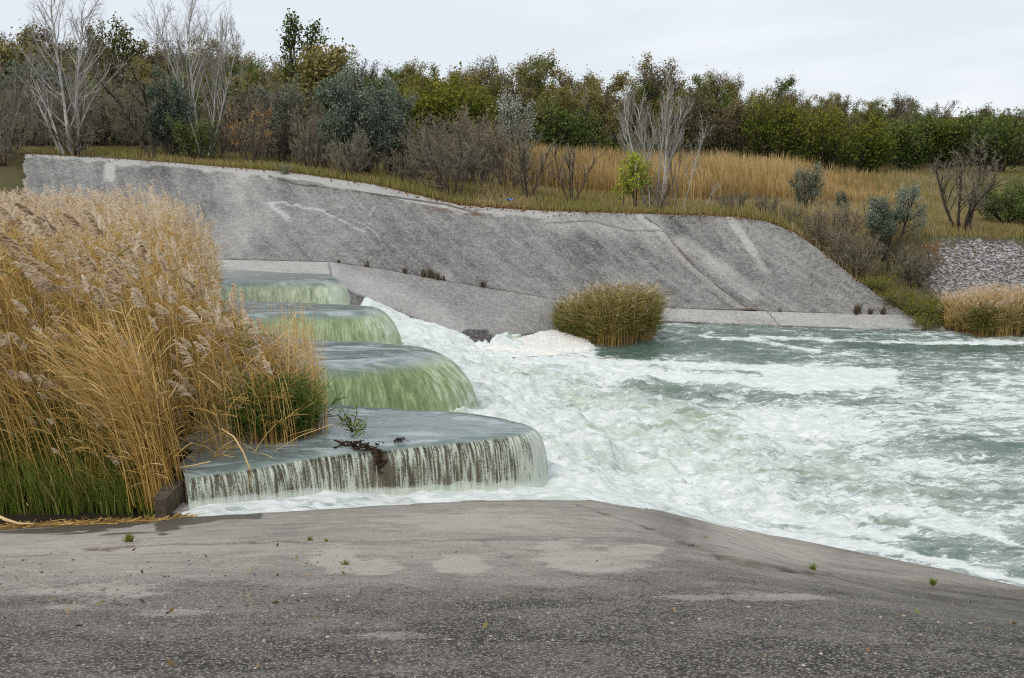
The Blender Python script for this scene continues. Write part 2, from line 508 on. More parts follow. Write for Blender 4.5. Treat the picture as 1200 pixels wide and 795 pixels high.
g = MB(); g.add(np.stack([GX, GY, GZ], -1), quads=grid_quads(len(ts), len(xs)))
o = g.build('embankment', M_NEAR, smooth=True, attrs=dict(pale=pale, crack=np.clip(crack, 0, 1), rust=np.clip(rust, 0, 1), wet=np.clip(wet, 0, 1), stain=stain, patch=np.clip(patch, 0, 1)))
tag(o, 'near paved bank of dark stony concrete sloping down to the water', 'embankment', kind='structure')

# far bank: upper slope
xe = E[:, 0]
x1 = FT[-1, 0]
xs = np.arange(E[3, 0] - .6, x1, .06)
tt = np.linspace(0, 1, 130)
GX, GT = np.meshgrid(xs, tt)
ye, ze = itp(GX, E, 1), itp(GX, E, 2); yf, zf = itp(GX, FT, 1), itp(GX, FT, 2)
ye = np.maximum(ye, yf + .02)
GY = yf + (ye - yf) * GT
cap = np.interp(GX, [-20, -9, -5.5, -2.5, 0, 2], [.05, .12, .18, .16, .12, .06])
prof = np.where(GT < 1 - cap, GT / (1 - cap) * (1 - .12 * cap / .18), 1 - (1 - GT) / np.maximum(cap, .01) * .12 * cap / .18)
GZ = zf + (ze - zf) * (prof - .06 * np.sin(math.pi * GT) * (GT < 1 - cap))
GZ += .05 * (fbm(GX * .5, GY * .5, 41, 4) - .5) + .02 * (fbm(GX * 3, GY * 3, 42, 3) - .5)
px, py = proj(GX, GY, GZ)
strk = .8 * (fbm(GX * 1.6 + GT * 3.5, GT * .8, 51, 5) - .5) + .9 * (fbm((GX + 4.2 * GT) * 6, GT * 1.1, 59, 4) - .5)
fine = .7 * (fbm((GX + 4.2 * GT) * 3, GT * 3.2, 57, 5) - .5) + .5 * (fbm(GX * 2.2, GT * 12, 58, 4) - .5)
pale = .41 + .40 * fine + .30 * strk + .25 * (fbm(GX * .3, GT * 2, 52, 4) - .5)
capm = sstep(-.01, .02, GT - (1 - cap) + .05 * (vnoise(GX * 2, 0 * GX, 9) - .5)) * sstep(3.5, .5, GX)
pale = np.maximum(pale, capm * (.95 + .3 * strk))
pale += .5 * sstep(7, 2, np.abs(px - np.interp(py, [245, 280, 330], [848, 872, 905])) + 5 * (vnoise(GX * 2, GT * 9, 6) - .5)) * sstep(330, 300, py)
pale += .30 * sstep(26, 8, dline(px, py, [(640, 250), (740, 262), (765, 268)])) * (px > 600)
pale += .35 * sstep(9, 3, np.abs(px - 128)) * sstep(190, 194, py) * sstep(216, 208, py) * 2
pale += .3 * sstep(40, 10, dline(px, py, [(265, 290), (300, 250), (280, 220)]))
rib = [(755, 255), (775, 268), (790, 287), (815, 315), (845, 340), (872, 360), (888, 366)]
pale += .3 * sstep(5, 2, dline(px + 5, py, rib))
pale += .35 * sstep(14, 4, dline(px, py, [(800, 285), (850, 320), (880, 345)]))
stain = .85 * sstep(1.9, .5, dline(px, py + 3 * (vnoise(GX * 4, GT * 20, 14) - .5), [(312, 239), (332, 238), (372, 246), (400, 257), (427, 272)]))
stain = np.maximum(stain, .85 * sstep(4.2, 1.5, dline(px, py, [(316, 240), (327, 247), (341, 259)]) + 3 * (vnoise(GX * 5, GT * 30, 15) - .5)))
stain = np.maximum(stain, .8 * sstep(1.3, .4, dline(px, py, [(425, 262), (440, 273), (450, 288)])))
stain = np.maximum(stain, .6 * sstep(1.6, .5, dline(px, py, [(438, 243), (433, 253)])))
speck = (fbm(GX * 2.2 - GT * 3, GT * 26 + GX * 2.2, 61, 3) > .66) * sstep(.45, .6, vnoise(GX * .4, GT * 2, 62))
stain = np.maximum(stain, .16 * speck)
crack = .9 * sstep(1.5, .5, dline(px, py + 1.5 * (vnoise(GX * 4, GT * 9, 71) - .5), rib)) * (.4 + .6 * (vnoise(GX * 1.5, GT * 9, 3) > .4))
crack = np.maximum(crack, .8 * sstep(1.4, .5, dline(px, py + 2 * (vnoise(GX * 2, GT * 3, 72) - .5), [(315, 206), (345, 216), (400, 222), (460, 231), (520, 240), (560, 250)])))
crack = np.maximum(crack, .6 * sstep(1.2, .4, dline(px, py + 2 * (vnoise(GX * 2, GT * 3, 73) - .5), [(640, 262), (695, 259), (735, 270), (770, 272), (785, 275)])))
crack = np.maximum(crack, .8 * sstep(.025, .008, GT))
rust = sstep(4, 1, dline(px, py, rib)) * sstep(.45, .6, vnoise(GX * 1.2, GT * 5, 81))
rust = np.maximum(rust, sstep(.05, .0, 1 - GT) * sstep(.4, .7, fbm(GX * .8, GT * 3, 82)) * .8)
rust = np.maximum(rust, .9 * sstep(10, 2, dline(px, py, [(500, 243), (545, 243), (560, 250)])) * sstep(.4, .55, vnoise(GX * 3, GT * 30, 83)))
drk = sstep(.5, .75, fbm(GX * .7, GT * 1.3 + GX * .1, 91, 4)) * .10
pale = pale - drk
GZ = GZ + .05 * sstep(5, 2, dline(px + 5, py, rib))
g = MB(); V = np.stack([GX, GY, GZ], -1)
nr, nc = V.shape[:2]
top2 = V[-1].copy(); top2[:, 2] -= .35; top2[:, 1] += .02
V2 = np.concatenate([V, top2[None]], 0)
pad = lambda a: np.concatenate([a, a[-1:]], 0)
q_ = grid_quads(nr + 1, nc); pxm = np.concatenate([px, px[-1:]], 0).ravel(); edge_ = 27 + 5 * (vnoise(V2[..., 1].ravel() * 2.5, 0 * pxm, 4) - .5)
g.add(V2, quads=q_[(pxm > edge_)[q_].all(1)])
o = g.build('embankment', M_FAR, smooth=True, attrs=dict(pale=pad(pale), crack=pad(np.clip(crack, 0, 1)), rust=pad(np.clip(rust, 0, 1)), wet=pad(0 * pale), stain=pad(np.clip(stain, 0, 1))))
tag(o, 'far paved bank of weathered grey concrete rising to the trees', 'embankment', kind='structure')

# far bank: smooth lower band between slope and water
xs = np.arange(B[0, 0], B[-1, 0], .05)
tt = np.linspace(-.45, 1, 60)
GX, GT = np.meshgrid(xs, tt)
yf, zf = itp(GX, FT, 1), itp(GX, FT, 2); yb, zb = itp(GX, B, 1), itp(GX, B, 2)
GY = yb + (yf - .03 - yb) * GT; GZ = zb + (zf + .03 - zb) * GT
GZ = np.where(GT < 0, zb + GT * 1.2, GZ); GY = np.where(GT < 0, yb + GT * 1.0, GY)
GZ += .015 * (fbm(GX, GY, 44, 3) - .5)
px, py = proj(GX, GY, GZ)
pale = np.interp(px, [260, 385, 400, 470, 560, 640, 770, 800], [.95, .95, .62, .58, .5, .55, .8, .9]) + .35 * (fbm(GX * .8 + GT, GT * 1.5, 53, 5) - .5)
pale += .3 * sstep(22, 6, dline(px, py, [(400, 330), (470, 350), (540, 385)])) * sstep(560, 500, px)
pale -= .45 * sstep(4, 0, dline(px, py, [(386, 330), (415, 345), (480, 372), (548, 396)]))
slab = (px > 532) & (px < 582) & (py > np.interp(px, [532, 546, 570, 582], [396, 387, 388, 402]))
pale = np.where(slab, .02, pale)
crack = .9 * sstep(1.2, .4, dline(px, py, [(385, 309), (388, 320), (390, 330)]))
crack = np.maximum(crack, .7 * sstep(1.1, .3, dline(px, py, [(900, 366), (915, 384)])))
crack = np.maximum(crack, .8 * sstep(1.3, .4, np.abs(py - np.interp(px, [575, 600, 655], [402, 396, 386]))) * (px > 575) * (px < 660))
crack = np.maximum(crack, .7 * sstep(1.5, .5, dline(px, py, [(535, 395), (546, 387), (570, 387.5), (582, 401)])))
rust = .8 * sstep(2.2, .6, dline(px, py, [(770, 377), (830, 379), (960, 384)])) * sstep(1000, 900, px)
wet = .55 * sstep(.14, .02, GT) * sstep(.35, .55, fbm(GX * 1.2, GY, 84, 3)) + (.5 * sstep(.2, .0, GT)) * (px > 770)
wet = np.maximum(wet, .35 * (px > 400) * (px < 560) * sstep(7, 2, dline(px, py, [(400, 340), (480, 371), (550, 398)])))
stain = .5 * sstep(1.4, .4, np.minimum(dline(px, py, [(575, 372), (592, 376)]), dline(px, py, [(588, 369), (604, 378)])))
g = MB(); g.add(np.stack([GX, GY, GZ], -1), quads=grid_quads(len(tt), len(xs)))
o = g.build('berm', M_FAR, smooth=True, attrs=dict(pale=pale, crack=np.clip(crack, 0, 1), rust=np.clip(rust, 0, 1), wet=np.clip(wet, 0, 1), stain=np.clip(stain, 0, 1)))
tag(o, 'smooth pale concrete strip between the far slope and the water', 'berm', kind='structure')

# loose chips and bits of plant lying on the near bank
rg = np.random.default_rng(44)
n = 1700
px_ = np.concatenate([rg.uniform(-60, 1260, 1000), rg.uniform(-60, 420, 700)]); py_ = np.concatenate([rg.uniform(640, 830, 1000), rg.uniform(655, 770, 700)])
b = np.array([PZ(a, c, 1.2) for a, c in zip(px_, py_)])
for _ in range(6):
    z_ = z_near(b[:, 0], b[:, 1])
    b = np.array([PZ(a, c, float(.5 * q[2] + .5 * zz)) for a, c, q, zz in zip(px_, py_, b, z_)])
b[:, 2] = z_near(b[:, 0], b[:, 1])
oc = np.array([(1, 0, 0), (0, 1, 0), (-1, 0, 0), (0, -1, 0), (0, 0, 1), (0, 0, -1)], float)
ot = np.array([(0, 1, 4), (1, 2, 4), (2, 3, 4), (3, 0, 4), (1, 0, 5), (2, 1, 5), (3, 2, 5), (0, 3, 5)])
sz = .003 + .008 * rg.uniform(0, 1, n) ** 3
V = b[:, None, :] + oc[None] * sz[:, None, None] * rg.uniform(.6, 1.4, (n, 1, 3)) * np.array([1, 1, .6]) + (0, 0, .002)
g = MB(); g.add(V.reshape(-1, 3), tris=(ot[None] + 6 * np.arange(n)[:, None, None]).reshape(-1, 3), tint=np.repeat(np.clip(rg.normal(.5, .3, n), 0, 1), 6))
tag(g.build('gravel', leaf_mat('stone_chips', [(.05, .045, .04), (.2, .18, .16), (.42, .39, .35)], .9, 0, .2)), 'loose stone chips scattered over the near paved bank', 'stones', kind='stuff')
g = MB(); k = rg.permutation(n)[:170]
g.leaves(b[k] + (0, 0, .006), rg.uniform(.015, .05, 170), np.clip(rg.normal(.45, .25, 170), 0, 1), .5, rg)
tag(g.build('fallen_leaves', leaf_mat('dry_scraps', [(.08, .05, .02), (.2, .12, .05), (.34, .25, .13), (.16, .2, .05)], .9, 0, .1)), 'scattered dry leaf scraps on the near paved bank', 'leaves', kind='stuff')
# ---------------------------------------------------------------- weir crests (plan of the four lobes)
def pz_list(l): return [PZ(x, y, ZU)[:2] for x, y in l]


L1F = pz_list([(216, 557), (296, 546), (367, 533), (450, 525), (533, 516), (590, 509)])
L1N = pz_list([(612, 506), (622, 502), (616, 497)])
L1B = pz_list([(598, 491), (562, 485), (492, 479), (383, 474)])
L2F = pz_list([(380, 425), (420, 424), (466, 420)])
L2N = pz_list([(488, 414), (494, 410), (484, 406.5)])
L2B = pz_list([(462, 403), (420, 399.5), (350, 397)])
L3F = pz_list([(330, 365.5), (400, 365.5), (424, 364)])
L3N = pz_list([(435, 362), (438, 360), (431, 358.2)])
L3B = pz_list([(410, 356.6), (380, 355.5), (320, 353.5)])
L4F = pz_list([(285, 329.5), (340, 329.5), (375, 329), (384, 328.2), (389, 326.6), (391, 324.5)])


def end(p, q, dx):
    m = .5 * (np.array(p) + np.array(q))
    return [np.array((min(p[0], q[0]) - dx, p[1] + .25 * (q[1] - p[1]))), np.array((min(p[0], q[0]) - dx, q[1] - .25 * (q[1] - p[1])))]


e12 = end(L1B[-1], L2F[0], 1.2); e23 = end(L2B[-1], L3F[0], 1.2); e34 = end(L3B[-1], L4F[0], 1.4)
LOBES = [L1F + L1N + L1B + [e12[0]], [e12[1]] + L2F + L2N + L2B + [e23[0]], [e23[1]] + L3F + L3N + L3B + [e34[0]], [e34[1]] + L4F]
mids = [.5 * (e12[0] + e12[1]), .5 * (e23[0] + e23[1]), .5 * (e34[0] + e34[1])]
LOBES[0] = LOBES[0] + [mids[0]]
LOBES[1] = [mids[0]] + LOBES[1] + [mids[1]]
LOBES[2] = [mids[1]] + LOBES[2] + [mids[2]]
LOBES[3] = [mids[2]] + LOBES[3]


def chaikin(p, k=3):
    p = np.array(p)
    for _ in range(k):
        q = .75 * p[:-1] + .25 * p[1:]; r = .25 * p[:-1] + .75 * p[1:]
        m = np.empty((2 * len(q), 2)); m[0::2] = q; m[1::2] = r
        p = np.vstack([p[:1], m, p[-1:]])
    return p


def resample(p, step):
    d = np.r_[0, np.cumsum(np.linalg.norm(np.diff(p, axis=0), axis=1))]
    n = max(4, int(d[-1] / step))
    s = np.linspace(0, d[-1], n)
    return np.stack([np.interp(s, d, p[:, 0]), np.interp(s, d, p[:, 1])], 1), s


def normals(p):
    d = np.gradient(p, axis=0); d /= np.linalg.norm(d, axis=1, keepdims=True) + 1e-9
    n = np.stack([d[:, 1], -d[:, 0]], 1)
    for _ in range(3):
        n[1:-1] = (n[:-2] + n[1:-1] + n[2:]) / 3
    return n / (np.linalg.norm(n, axis=1, keepdims=True) + 1e-9)


CREST = []
for L in LOBES:
    p, s = resample(chaikin(L), .05)
    CREST.append((p, s, normals(p)))

# ---------------------------------------------------------------- water materials
def pool_bump(t, co, amt):
    a = t.noise(co, 2.2, 4, .6, .6); b = t.noise(co, 9, 3, .6, .4)
    return t.bump(t.math('ADD', a, t.math('MULTIPLY', b, .25)), amt, .06)


t = NT('still_water')
co = t.coord((.6, 1.6, 1), rot=(0, 0, R(6)))
sky_sheen = t.ss(.50, .66, t.noise(co, 1.1, 6, .65, 1.5))
col = t.mix(t.math('MULTIPLY', sky_sheen, .75), (.13, .165, .158), (.40, .45, .45))  # paler streaks and raised base put sky reflection into the murky water colour
M_POOL = t.done(t.bsdf(col, t.math('ADD', .10, t.math('MULTIPLY', sky_sheen, .25)), pool_bump(t, co, .22), .55))


def fall_mat(name, c_dark, c_mid, c_pale, alpha, bias):
    t = NT(name)
    f = t.attr('fall'); ns = t.attr('nose')
    co = t.coord((1, 1, 1), uv='flow')
    mp = t.n('ShaderNodeMapping'); t.set(mp.inputs['Vector'], co); mp.inputs['Scale'].default_value = (1, .07 if alpha else .13, 1)
    s1 = t.noise(mp.outputs[0], 26 if alpha else 20, 5, .62, .25)
    mp2 = t.n('ShaderNodeMapping'); t.set(mp2.inputs['Vector'], co); mp2.inputs['Scale'].default_value = (1, .35, 1)
    s2 = t.noise(mp2.outputs[0], 6, 5, .65, .5)
    s3 = t.noise(co, 34, 3, .7)
    k = t.math('ADD', t.math('MULTIPLY', s1, .82 if alpha else .6), t.math('ADD', t.math('MULTIPLY', s2, .18 if alpha else .4), t.math('MULTIPLY', t.math('SUBTRACT', s3, .5), .25)))
    k = t.math('ADD', k, t.math('ADD', t.math('MULTIPLY', ns, .16 if not alpha else .10), bias))
    k = t.math('ADD', k, t.math('MULTIPLY', t.attr('foot'), .16))
    fc = t.ramp(k, [(.36, c_dark), (.5, c_mid), (.62, c_pale), (.80, (.62, .66, .57))])
    topc = t.mix(t.ss(.42, .66, t.noise(t.coord((.6, 1.6, 1)), 1.6, 6, .65, 1.2)), (.11, .15, .14), (.30, .35, .345))  # crest tone follows the pool, sky reflection mixed into the colour
    m = t.ss(.012, .05 if alpha else .26, f)
    col = t.mix(m, topc, fc)
    rough = t.math('ADD', .12, t.math('MULTIPLY', m, .33))
    bm = t.bump(t.math('ADD', s1, t.math('MULTIPLY', s2, .8)), t.math('ADD', .08, t.math('MULTIPLY', m, .45)), .04)
    sh = t.bsdf(col, rough, bm, .5)
    if alpha:
        a = t.math('MULTIPLY', t.ss(.41, .57, k), .78)
        a = t.math('MAXIMUM', a, t.ss(.06, .015, f))
        a = t.math('MAXIMUM', a, t.math('MULTIPLY', t.attr('foot'), .9))
        a = t.math('MAXIMUM', a, .12)
        tr = t.n('ShaderNodeBsdfTransparent'); mx = t.n('ShaderNodeMixShader')
        t.set(mx.inputs[0], a); t.nt.links.new(tr.outputs[0], mx.inputs[1]); t.nt.links.new(sh, mx.inputs[2]); sh = mx.outputs[0]
    return t.done(sh)


M_FALL = [fall_mat('falling_water_clear', (.14, .14, .10), (.42, .47, .37), (.60, .65, .56), True, -.005),
          fall_mat('falling_water_green', (.062, .105, .032), (.14, .195, .072), (.27, .335, .17), False, .0),
          fall_mat('falling_water_green_mid', (.09, .14, .055), (.19, .255, .115), (.33, .395, .235), False, .02),
          fall_mat('falling_water_pale', (.085, .115, .065), (.25, .30, .19), (.42, .47, .35), False, .0)]
PROF = [np.array([(-.16, 0), (-.06, -.004), (.02, -.018), (.08, -.05), (.13, -.11), (.17, -.21), (.20, -.35), (.225, -.55), (.24, -.8), (.25, -1.15)]),
        np.array([(-.16, 0), (-.05, -.008), (.08, -.03), (.22, -.075), (.36, -.15), (.50, -.26), (.62, -.40), (.72, -.56), (.80, -.74), (.86, -.95), (.90, -1.25)])]
PROF.append(PROF[1] * (.85, 1)); PROF.append(PROF[1] * (.68, 1)); PROF[1] = PROF[1] * (1.32, 1); PROF[0] = PROF[0] * (1.2, 1)

WALLC = [((.27, .22, .155), (.11, .085, .055)), ((.10, .14, .045), (.05, .07, .025)), ((.10, .14, .05), (.05, .07, .03)), ((.12, .13, .08), (.05, .06, .03))]
WEIR_LABEL = ['nearest weir wall of wet brown concrete behind thin white strands of water', 'second weir wall from the near bank, coated with bright green algae',
              'third weir wall from the near bank, under a smooth rounded green overflow', 'farthest weir wall, ending against the pale strip of the far bank']
FALL_LABEL = ['nearest waterfall, thin white strands dropping over brown concrete beside the near bank', 'largest green waterfall, rounded veil directly behind the nearest weir',
              'small light green waterfall just behind the largest green one', 'farthest pale waterfall, low curtain at the foot of the far bank']
pool_edge = []
for i, (p, s, n) in enumerate(CREST):
    pr = PROF[i]
    # finer steps down the profile
    l = np.r_[0, np.cumsum(np.linalg.norm(np.diff(pr, axis=0), axis=1))]
    ll = np.linspace(0, l[-1], 34)
    of, dz = np.interp(ll, l, pr[:, 0]), np.interp(ll, l, pr[:, 1])
    wob = .05 * (fbm(s * 2.5, 0 * s, 7 + i, 3) - .5)
    wob2 = .012 * (fbm(s * 11, 0 * s, 17 + i, 2) - .5)
    O = of[:, None] * (1 + (wob * 1.2 + wob2 * 4)[None, :] * sstep(0, .5, ll)[:, None] * 2)
    Vx = p[None, :, 0] + n[None, :, 0] * O; Vy = p[None, :, 1] + n[None, :, 1] * O
    rip = .014 * (fbm(s[None, :] * 5 + 0 * ll[:, None], ll[:, None] * 3, 27 + i, 3) - .5) * sstep(0, .1, ll)[:, None]
    lip = .05 * (fbm(s * 1.7, 0 * s, 37 + i, 4) - .5)
    Vz = ZU + dz[:, None] + rip + lip[None, :] * sstep(.02, .3, ll)[:, None]
    g = MB(); g.add(np.stack([Vx, Vy, Vz], -1), quads=grid_quads(len(ll), len(s))[:, ::-1])
    fall = np.broadcast_to((-dz / .9)[:, None], Vx.shape)
    fx = (p[:, 0] - p[:, 0].max())
    nose = sstep(-.55, .05, fx) * (sstep(-.2, .3, n[:, 0]))
    if i == 0:
        gp = PZ(446, 527, ZU)[:2]
        nose = nose - 1.5 * np.exp(-((p - gp) ** 2).sum(1) / .02)
    nose = np.broadcast_to(nose[None, :], Vx.shape)
    foot = sstep(.13, .0, Vz - zw_base(Vx, Vy)[0] - .02)
    uv = np.stack([np.broadcast_to(s[None, :], Vx.shape), np.broadcast_to(ll[:, None], Vx.shape)], -1).reshape(-1, 2)
    wf = g.build('waterfall', M_FALL[i], smooth=True, attrs=dict(fall=fall, nose=nose, foot=foot), uv=uv)
    tag(wf, FALL_LABEL[i], 'waterfall', 'waterfalls pouring over the spillway lobes')
    pool_edge.append(np.stack([Vx[0], Vy[0]], 1))
    # concrete wall under the water
    t = NT('wet_weir_concrete')
    nn = t.noise(t.coord((1, 1, .3)), 7, 5, .65)
    M = t.done(t.bsdf(t.ramp(nn, [(.35, WALLC[i][1]), (.65, WALLC[i][0])]), .45, t.bump(nn, .5, .03), .4))
    q, s2 = resample(p, .15); n2 = normals(q)
    sec = [(-.03, -.09), (-.03, -1.9), (-.16, -1.9), (-.16, -.09)] if i == 0 else [(.0, -.12), (.22, -.5), (.3, -1.9), (-.15, -1.9), (-.15, -.12)]
    rings = np.stack([np.stack([q[:, 0] + n2[:, 0] * a, q[:, 1] + n2[:, 1] * a, np.full(len(q), ZU + b)], 1) for a, b in sec + sec[:1]], 0)
    g = MB(); g.add(rings, quads=grid_quads(len(sec) + 1, len(q))[:, ::-1])
    w = g.build('weir', M)
    tag(w, WEIR_LABEL[i], 'weir', 'curved weirs of the spillway')

# upper pool: one level sheet up to the crests
edge = np.vstack(pool_edge)
poly = [Vector((x, y, 0)) for x, y in edge]
far_end = edge[-1]
poly += [Vector((far_end[0] - .6, 33.5, 0)), Vector((-120, 36, 0)), Vector((-120, 12.6, 0)), Vector((-4.25, 12.6, 0)), Vector((-4.25, edge[0][1] + .05, 0))]
tri = tessellate_polygon([poly])
g = MB(); g.add([(v.x, v.y, ZU) for v in poly], tris=tri)
o = g.build('water', M_POOL)
for f in o.data.polygons:
    if f.normal.z < 0: f.flip()
tag(o, kind='structure')

# ---------------------------------------------------------------- lower water
xs = np.unique(np.concatenate([np.arange(-12, 18.5, .05), 18.5 + np.cumsum(np.geomspace(.06, 9, 60))]))
ys = np.concatenate([np.arange(10.2, 20, .05), np.arange(20, 36.5, .07)])
GX, GY = np.meshgrid(xs, ys)
GZ, S = zw_base(GX, GY)
yb_, zb_ = itp(GX, B, 1), itp(GX, B, 2)
GZ = np.maximum(GZ, np.where((GX > B[3, 0] + .1) & (GX < B[6, 0]), zb_ + .04 - .30 * np.abs(yb_ - GY) - .35 * sstep(B[3, 0] + .4, B[3, 0] + .1, GX), -9))
px, py = proj(GX, GY, GZ)
turb = sstep(-5, 0, S) * sstep(13, 3, S)
chan = sstep(440, 418, py) * sstep(600, 640, px)                     # quiet water along the far berm and island
turb = turb * (1 - .85 * chan)
lowr = sstep(560, 640, py) * sstep(860, 960, px)
turb = turb * (1 - .75 * lowr)
run = sstep(590, 520, px) * sstep(415, 385, py)                    # fast smooth chute beside the far bank
turb = turb * (1 - .8 * run)
turb = turb * (.12 + .88 * sstep(.0, 1.0, GY - itp(GX, NE, 1)))
wx = GX + .5 * (fbm(GX * .7, GY * .7, 101, 3) - .5); wy = GY + .5 * (fbm(GX * .7, GY * .7, 102, 3) - .5)
big = fbm(wx * .9, wy * 1.1, 103, 3) - .5
rid = 1 - np.abs(2 * fbm(wx * 1.8, wy * 2.4, 104, 3) - 1)
rid2 = 1 - np.abs(2 * fbm(wx * 4.5, wy * 6.5, 105, 3) - 1)
cho = 1 - np.abs(2 * vnoise(GX * .9 + GY * 1.4 + wx, GY * 2.6 - GX * .25, 106) - 1)
GZ = GZ + turb * (.60 * big + .30 * (rid - .7) + .12 * (rid2 - .7)) + (1 - turb) * (.05 * (cho - .5) + .05 * (rid - .7) + .035 * (rid2 - .7)) * np.where(S > 0, 1, .6)
up = sstep(.0, -1.2, S)
GZ = GZ + up * .05 * (rid - .6)
# boil humps
for (hx, hy, r_, h_) in [(745, 540, .9, .16), (832, 562, .8, .18), (710, 500, 1.0, .14), (620, 470, 1.0, .14), (850, 520, 1.2, .12), (690, 545, .7, .12), (980, 560, 1.1, .10)]:
    c = PZ(hx, hy, -1.3)
    GZ += h_ * np.exp(-((GX - c[0]) ** 2 + (GY - c[1]) ** 2 * 1.6) / r_ ** 2)
aer = sstep(-6, -.3, S) * sstep(11.5, 3.5, S) * (1 - .95 * chan) * (1 - .9 * lowr)
aer = aer * (1 - .7 * sstep(16, 4, np.abs(py - np.interp(px, [560, 700, 900, 1100], [432, 452, 470, 480]))) * sstep(640, 720, px))
foam = .30 * sstep(-.5, 1.0, S) * sstep(14, 3, S) + .375 + .08 * sstep(6, 2, S) + .14 * sstep(530, 480, py) * sstep(850, 1000, px)
foam = foam + .42 * (fbm(GX * .45 + GY * .1, GY * .8, 140, 3) - .5) * sstep(0, 2, S)
foam = foam + .35 * sstep(16, 6, dline(px, py, [(575, 408), (640, 420), (690, 416)]))
foam = foam + .22 * sstep(400, 560, px) * sstep(640, 560, px) * sstep(440, 400, py)
foam = np.where(S < 0, .80 + .1 * np.minimum(S, 0) * 0, foam)
foam = foam - .14 * chan * (px > 640) - .09 * lowr
foam = foam - .40 * sstep(1, .3, np.hypot((px - 745) / 85, (py - 410) / 17))
foam = foam - .18 * sstep(13, 3, np.abs(py - np.interp(px, [560, 700, 900, 1100], [436, 452, 470, 478]))) * sstep(690, 760, px)
foam = foam - .25 * sstep(8, 2, dline(px, py, [(980, 400), (1080, 408), (1200, 411)]))
foam = foam + .5 * sstep(16, 4, dline(px, py, [(905, 437), (1040, 443)]))
foam = foam + .25 * sstep(30, 10, dline(px, py, [(880, 500), (1200, 470)]))
foam = foam + .12 * sstep(50, 10, dline(px, py, [(640, 560), (760, 585), (900, 600)]))
for w_, pl in [(5.5, [(560, 410), (594, 413), (640, 427), (721, 436), (800, 441), (933, 453), (1017, 453)]), (3.5, [(770, 425), (867, 430), (905, 434)]), (3, [(690, 424), (770, 424)]), (2.0, [(880, 397), (1000, 398), (1110, 404), (1200, 400)]), (2, [(820, 393), (900, 402), (960, 412)]),
               (10, [(900, 597), (940, 606)]), (7, [(940, 606), (984, 615)]), (4, [(984, 615), (1046, 631)]), (4, [(930, 632), (1060, 650), (1200, 683)]), (3, [(1090, 600), (1200, 640)])]:
    d = dline(px, py + 5 * (fbm(GX * .8, GY * .8, 111, 3) - .5), pl)
    foam = foam + .55 * sstep(w_ * 1.6, w_ * .3, d)
d1 = np.full(GX.shape, 9.0)
for (p, s, n) in CREST:                                                  # froth at the foot of each fall
    q = p + n * .5
    for k in range(0, len(q), 5):
        d1 = np.minimum(d1, np.hypot(GX - q[k, 0], GY - q[k, 1]))
foam = foam + .45 * sstep(.9, .15, d1)
nn1 = sstep(.05, .5, GY - (itp(GX, NE, 1))) 
foam = np.where((S < 0) & (GY < 15.5), foam - .45 * (1 - sstep(.1, .55, GY - itp(GX, NE, 1))), foam)
GZ = GZ + .05 * sstep(.6, .1, d1) * (rid - .3)

t = NT('white_water')
co = t.coord((.62, 1.25, 1), rot=(0, 0, R(8)))
co2 = t.coord((.5, 1.6, 1), rot=(0, 0, R(12)))
n1 = t.noise(co, 1.7, 9, .68, 1.1)
n2 = t.noise(co2, 1.5, 6, .62, 1.6)
lace = t.math('SUBTRACT', 1.0, t.ss(.0, .055, t.math('ABSOLUTE', t.math('SUBTRACT', n2, .5))))
n3 = t.noise(co2, 5.5, 6, .65, 1.2)
lace2 = t.math('SUBTRACT', 1.0, t.ss(.0, .05, t.math('ABSOLUTE', t.math('SUBTRACT', n3, .5))))
v = t.math('ADD', n1, t.math('ADD', t.math('MULTIPLY', lace, .12), t.math('MULTIPLY', lace2, .10)))
thr = t.math('SUBTRACT', .80, t.math('MULTIPLY', t.attr('foam'), .45))
soft = t.math('MULTIPLY', t.attr('aer'), .08)
mask = t.ss(t.math('SUBTRACT', thr, t.math('ADD', soft, .06)), t.math('ADD', thr, t.math('ADD', soft, .08)), v)
gn = t.noise(co, .9, 4, .6, .8)
aerk = t.math('MULTIPLY', t.attr('aer'), t.ss(.30, .60, gn))
deep = t.mix(t.noise(co, 3.5, 4, .6), (.045, .085, .064), (.095, .145, .12))
body = t.mix(aerk, deep, t.mix(t.ss(.35, .65, n2), (.36, .44, .28), (.57, .63, .50)))
foamc = t.mix(t.ss(.3, .7, t.noise(co2, 7, 5, .7)), (.54, .59, .55), (.76, .78, .78))
thin = t.math('MULTIPLY', t.ss(t.math('SUBTRACT', thr, .26), t.math('ADD', thr, .02), t.math('ADD', t.math('MULTIPLY', n2, .5), t.math('MULTIPLY', n1, .5))), .42)
body = t.mix(thin, body, (.50, .56, .52))
colr = t.mix(t.math('MULTIPLY', mask, .93), body, foamc)
rough = t.math('ADD', .08, t.math('MULTIPLY', t.math('MAXIMUM', mask, t.math('MULTIPLY', aerk, .5)), .75))
rip = t.math('ADD', t.noise(co2, 8, 4, .65, .6), t.math('MULTIPLY', mask, .35))
nb = t.bump(rip, .45, .06)
nb = t.bump(t.noise(co, 26, 4, .7), .25, .03, nb)
M_WHITE = t.done(t.bsdf(colr, rough, nb, .5))
q = grid_quads(len(ys), len(xs))
q = q[~((GX < -3.98) & (GY < 16)).ravel()[q].any(1)]
g = MB(); g.add(np.stack([GX, GY, GZ], -1), quads=q)
o = g.build('water', M_WHITE, smooth=True, attrs=dict(foam=np.clip(foam, 0, 1.3), aer=np.clip(aer, 0, 1)))
tag(o, kind='structure')

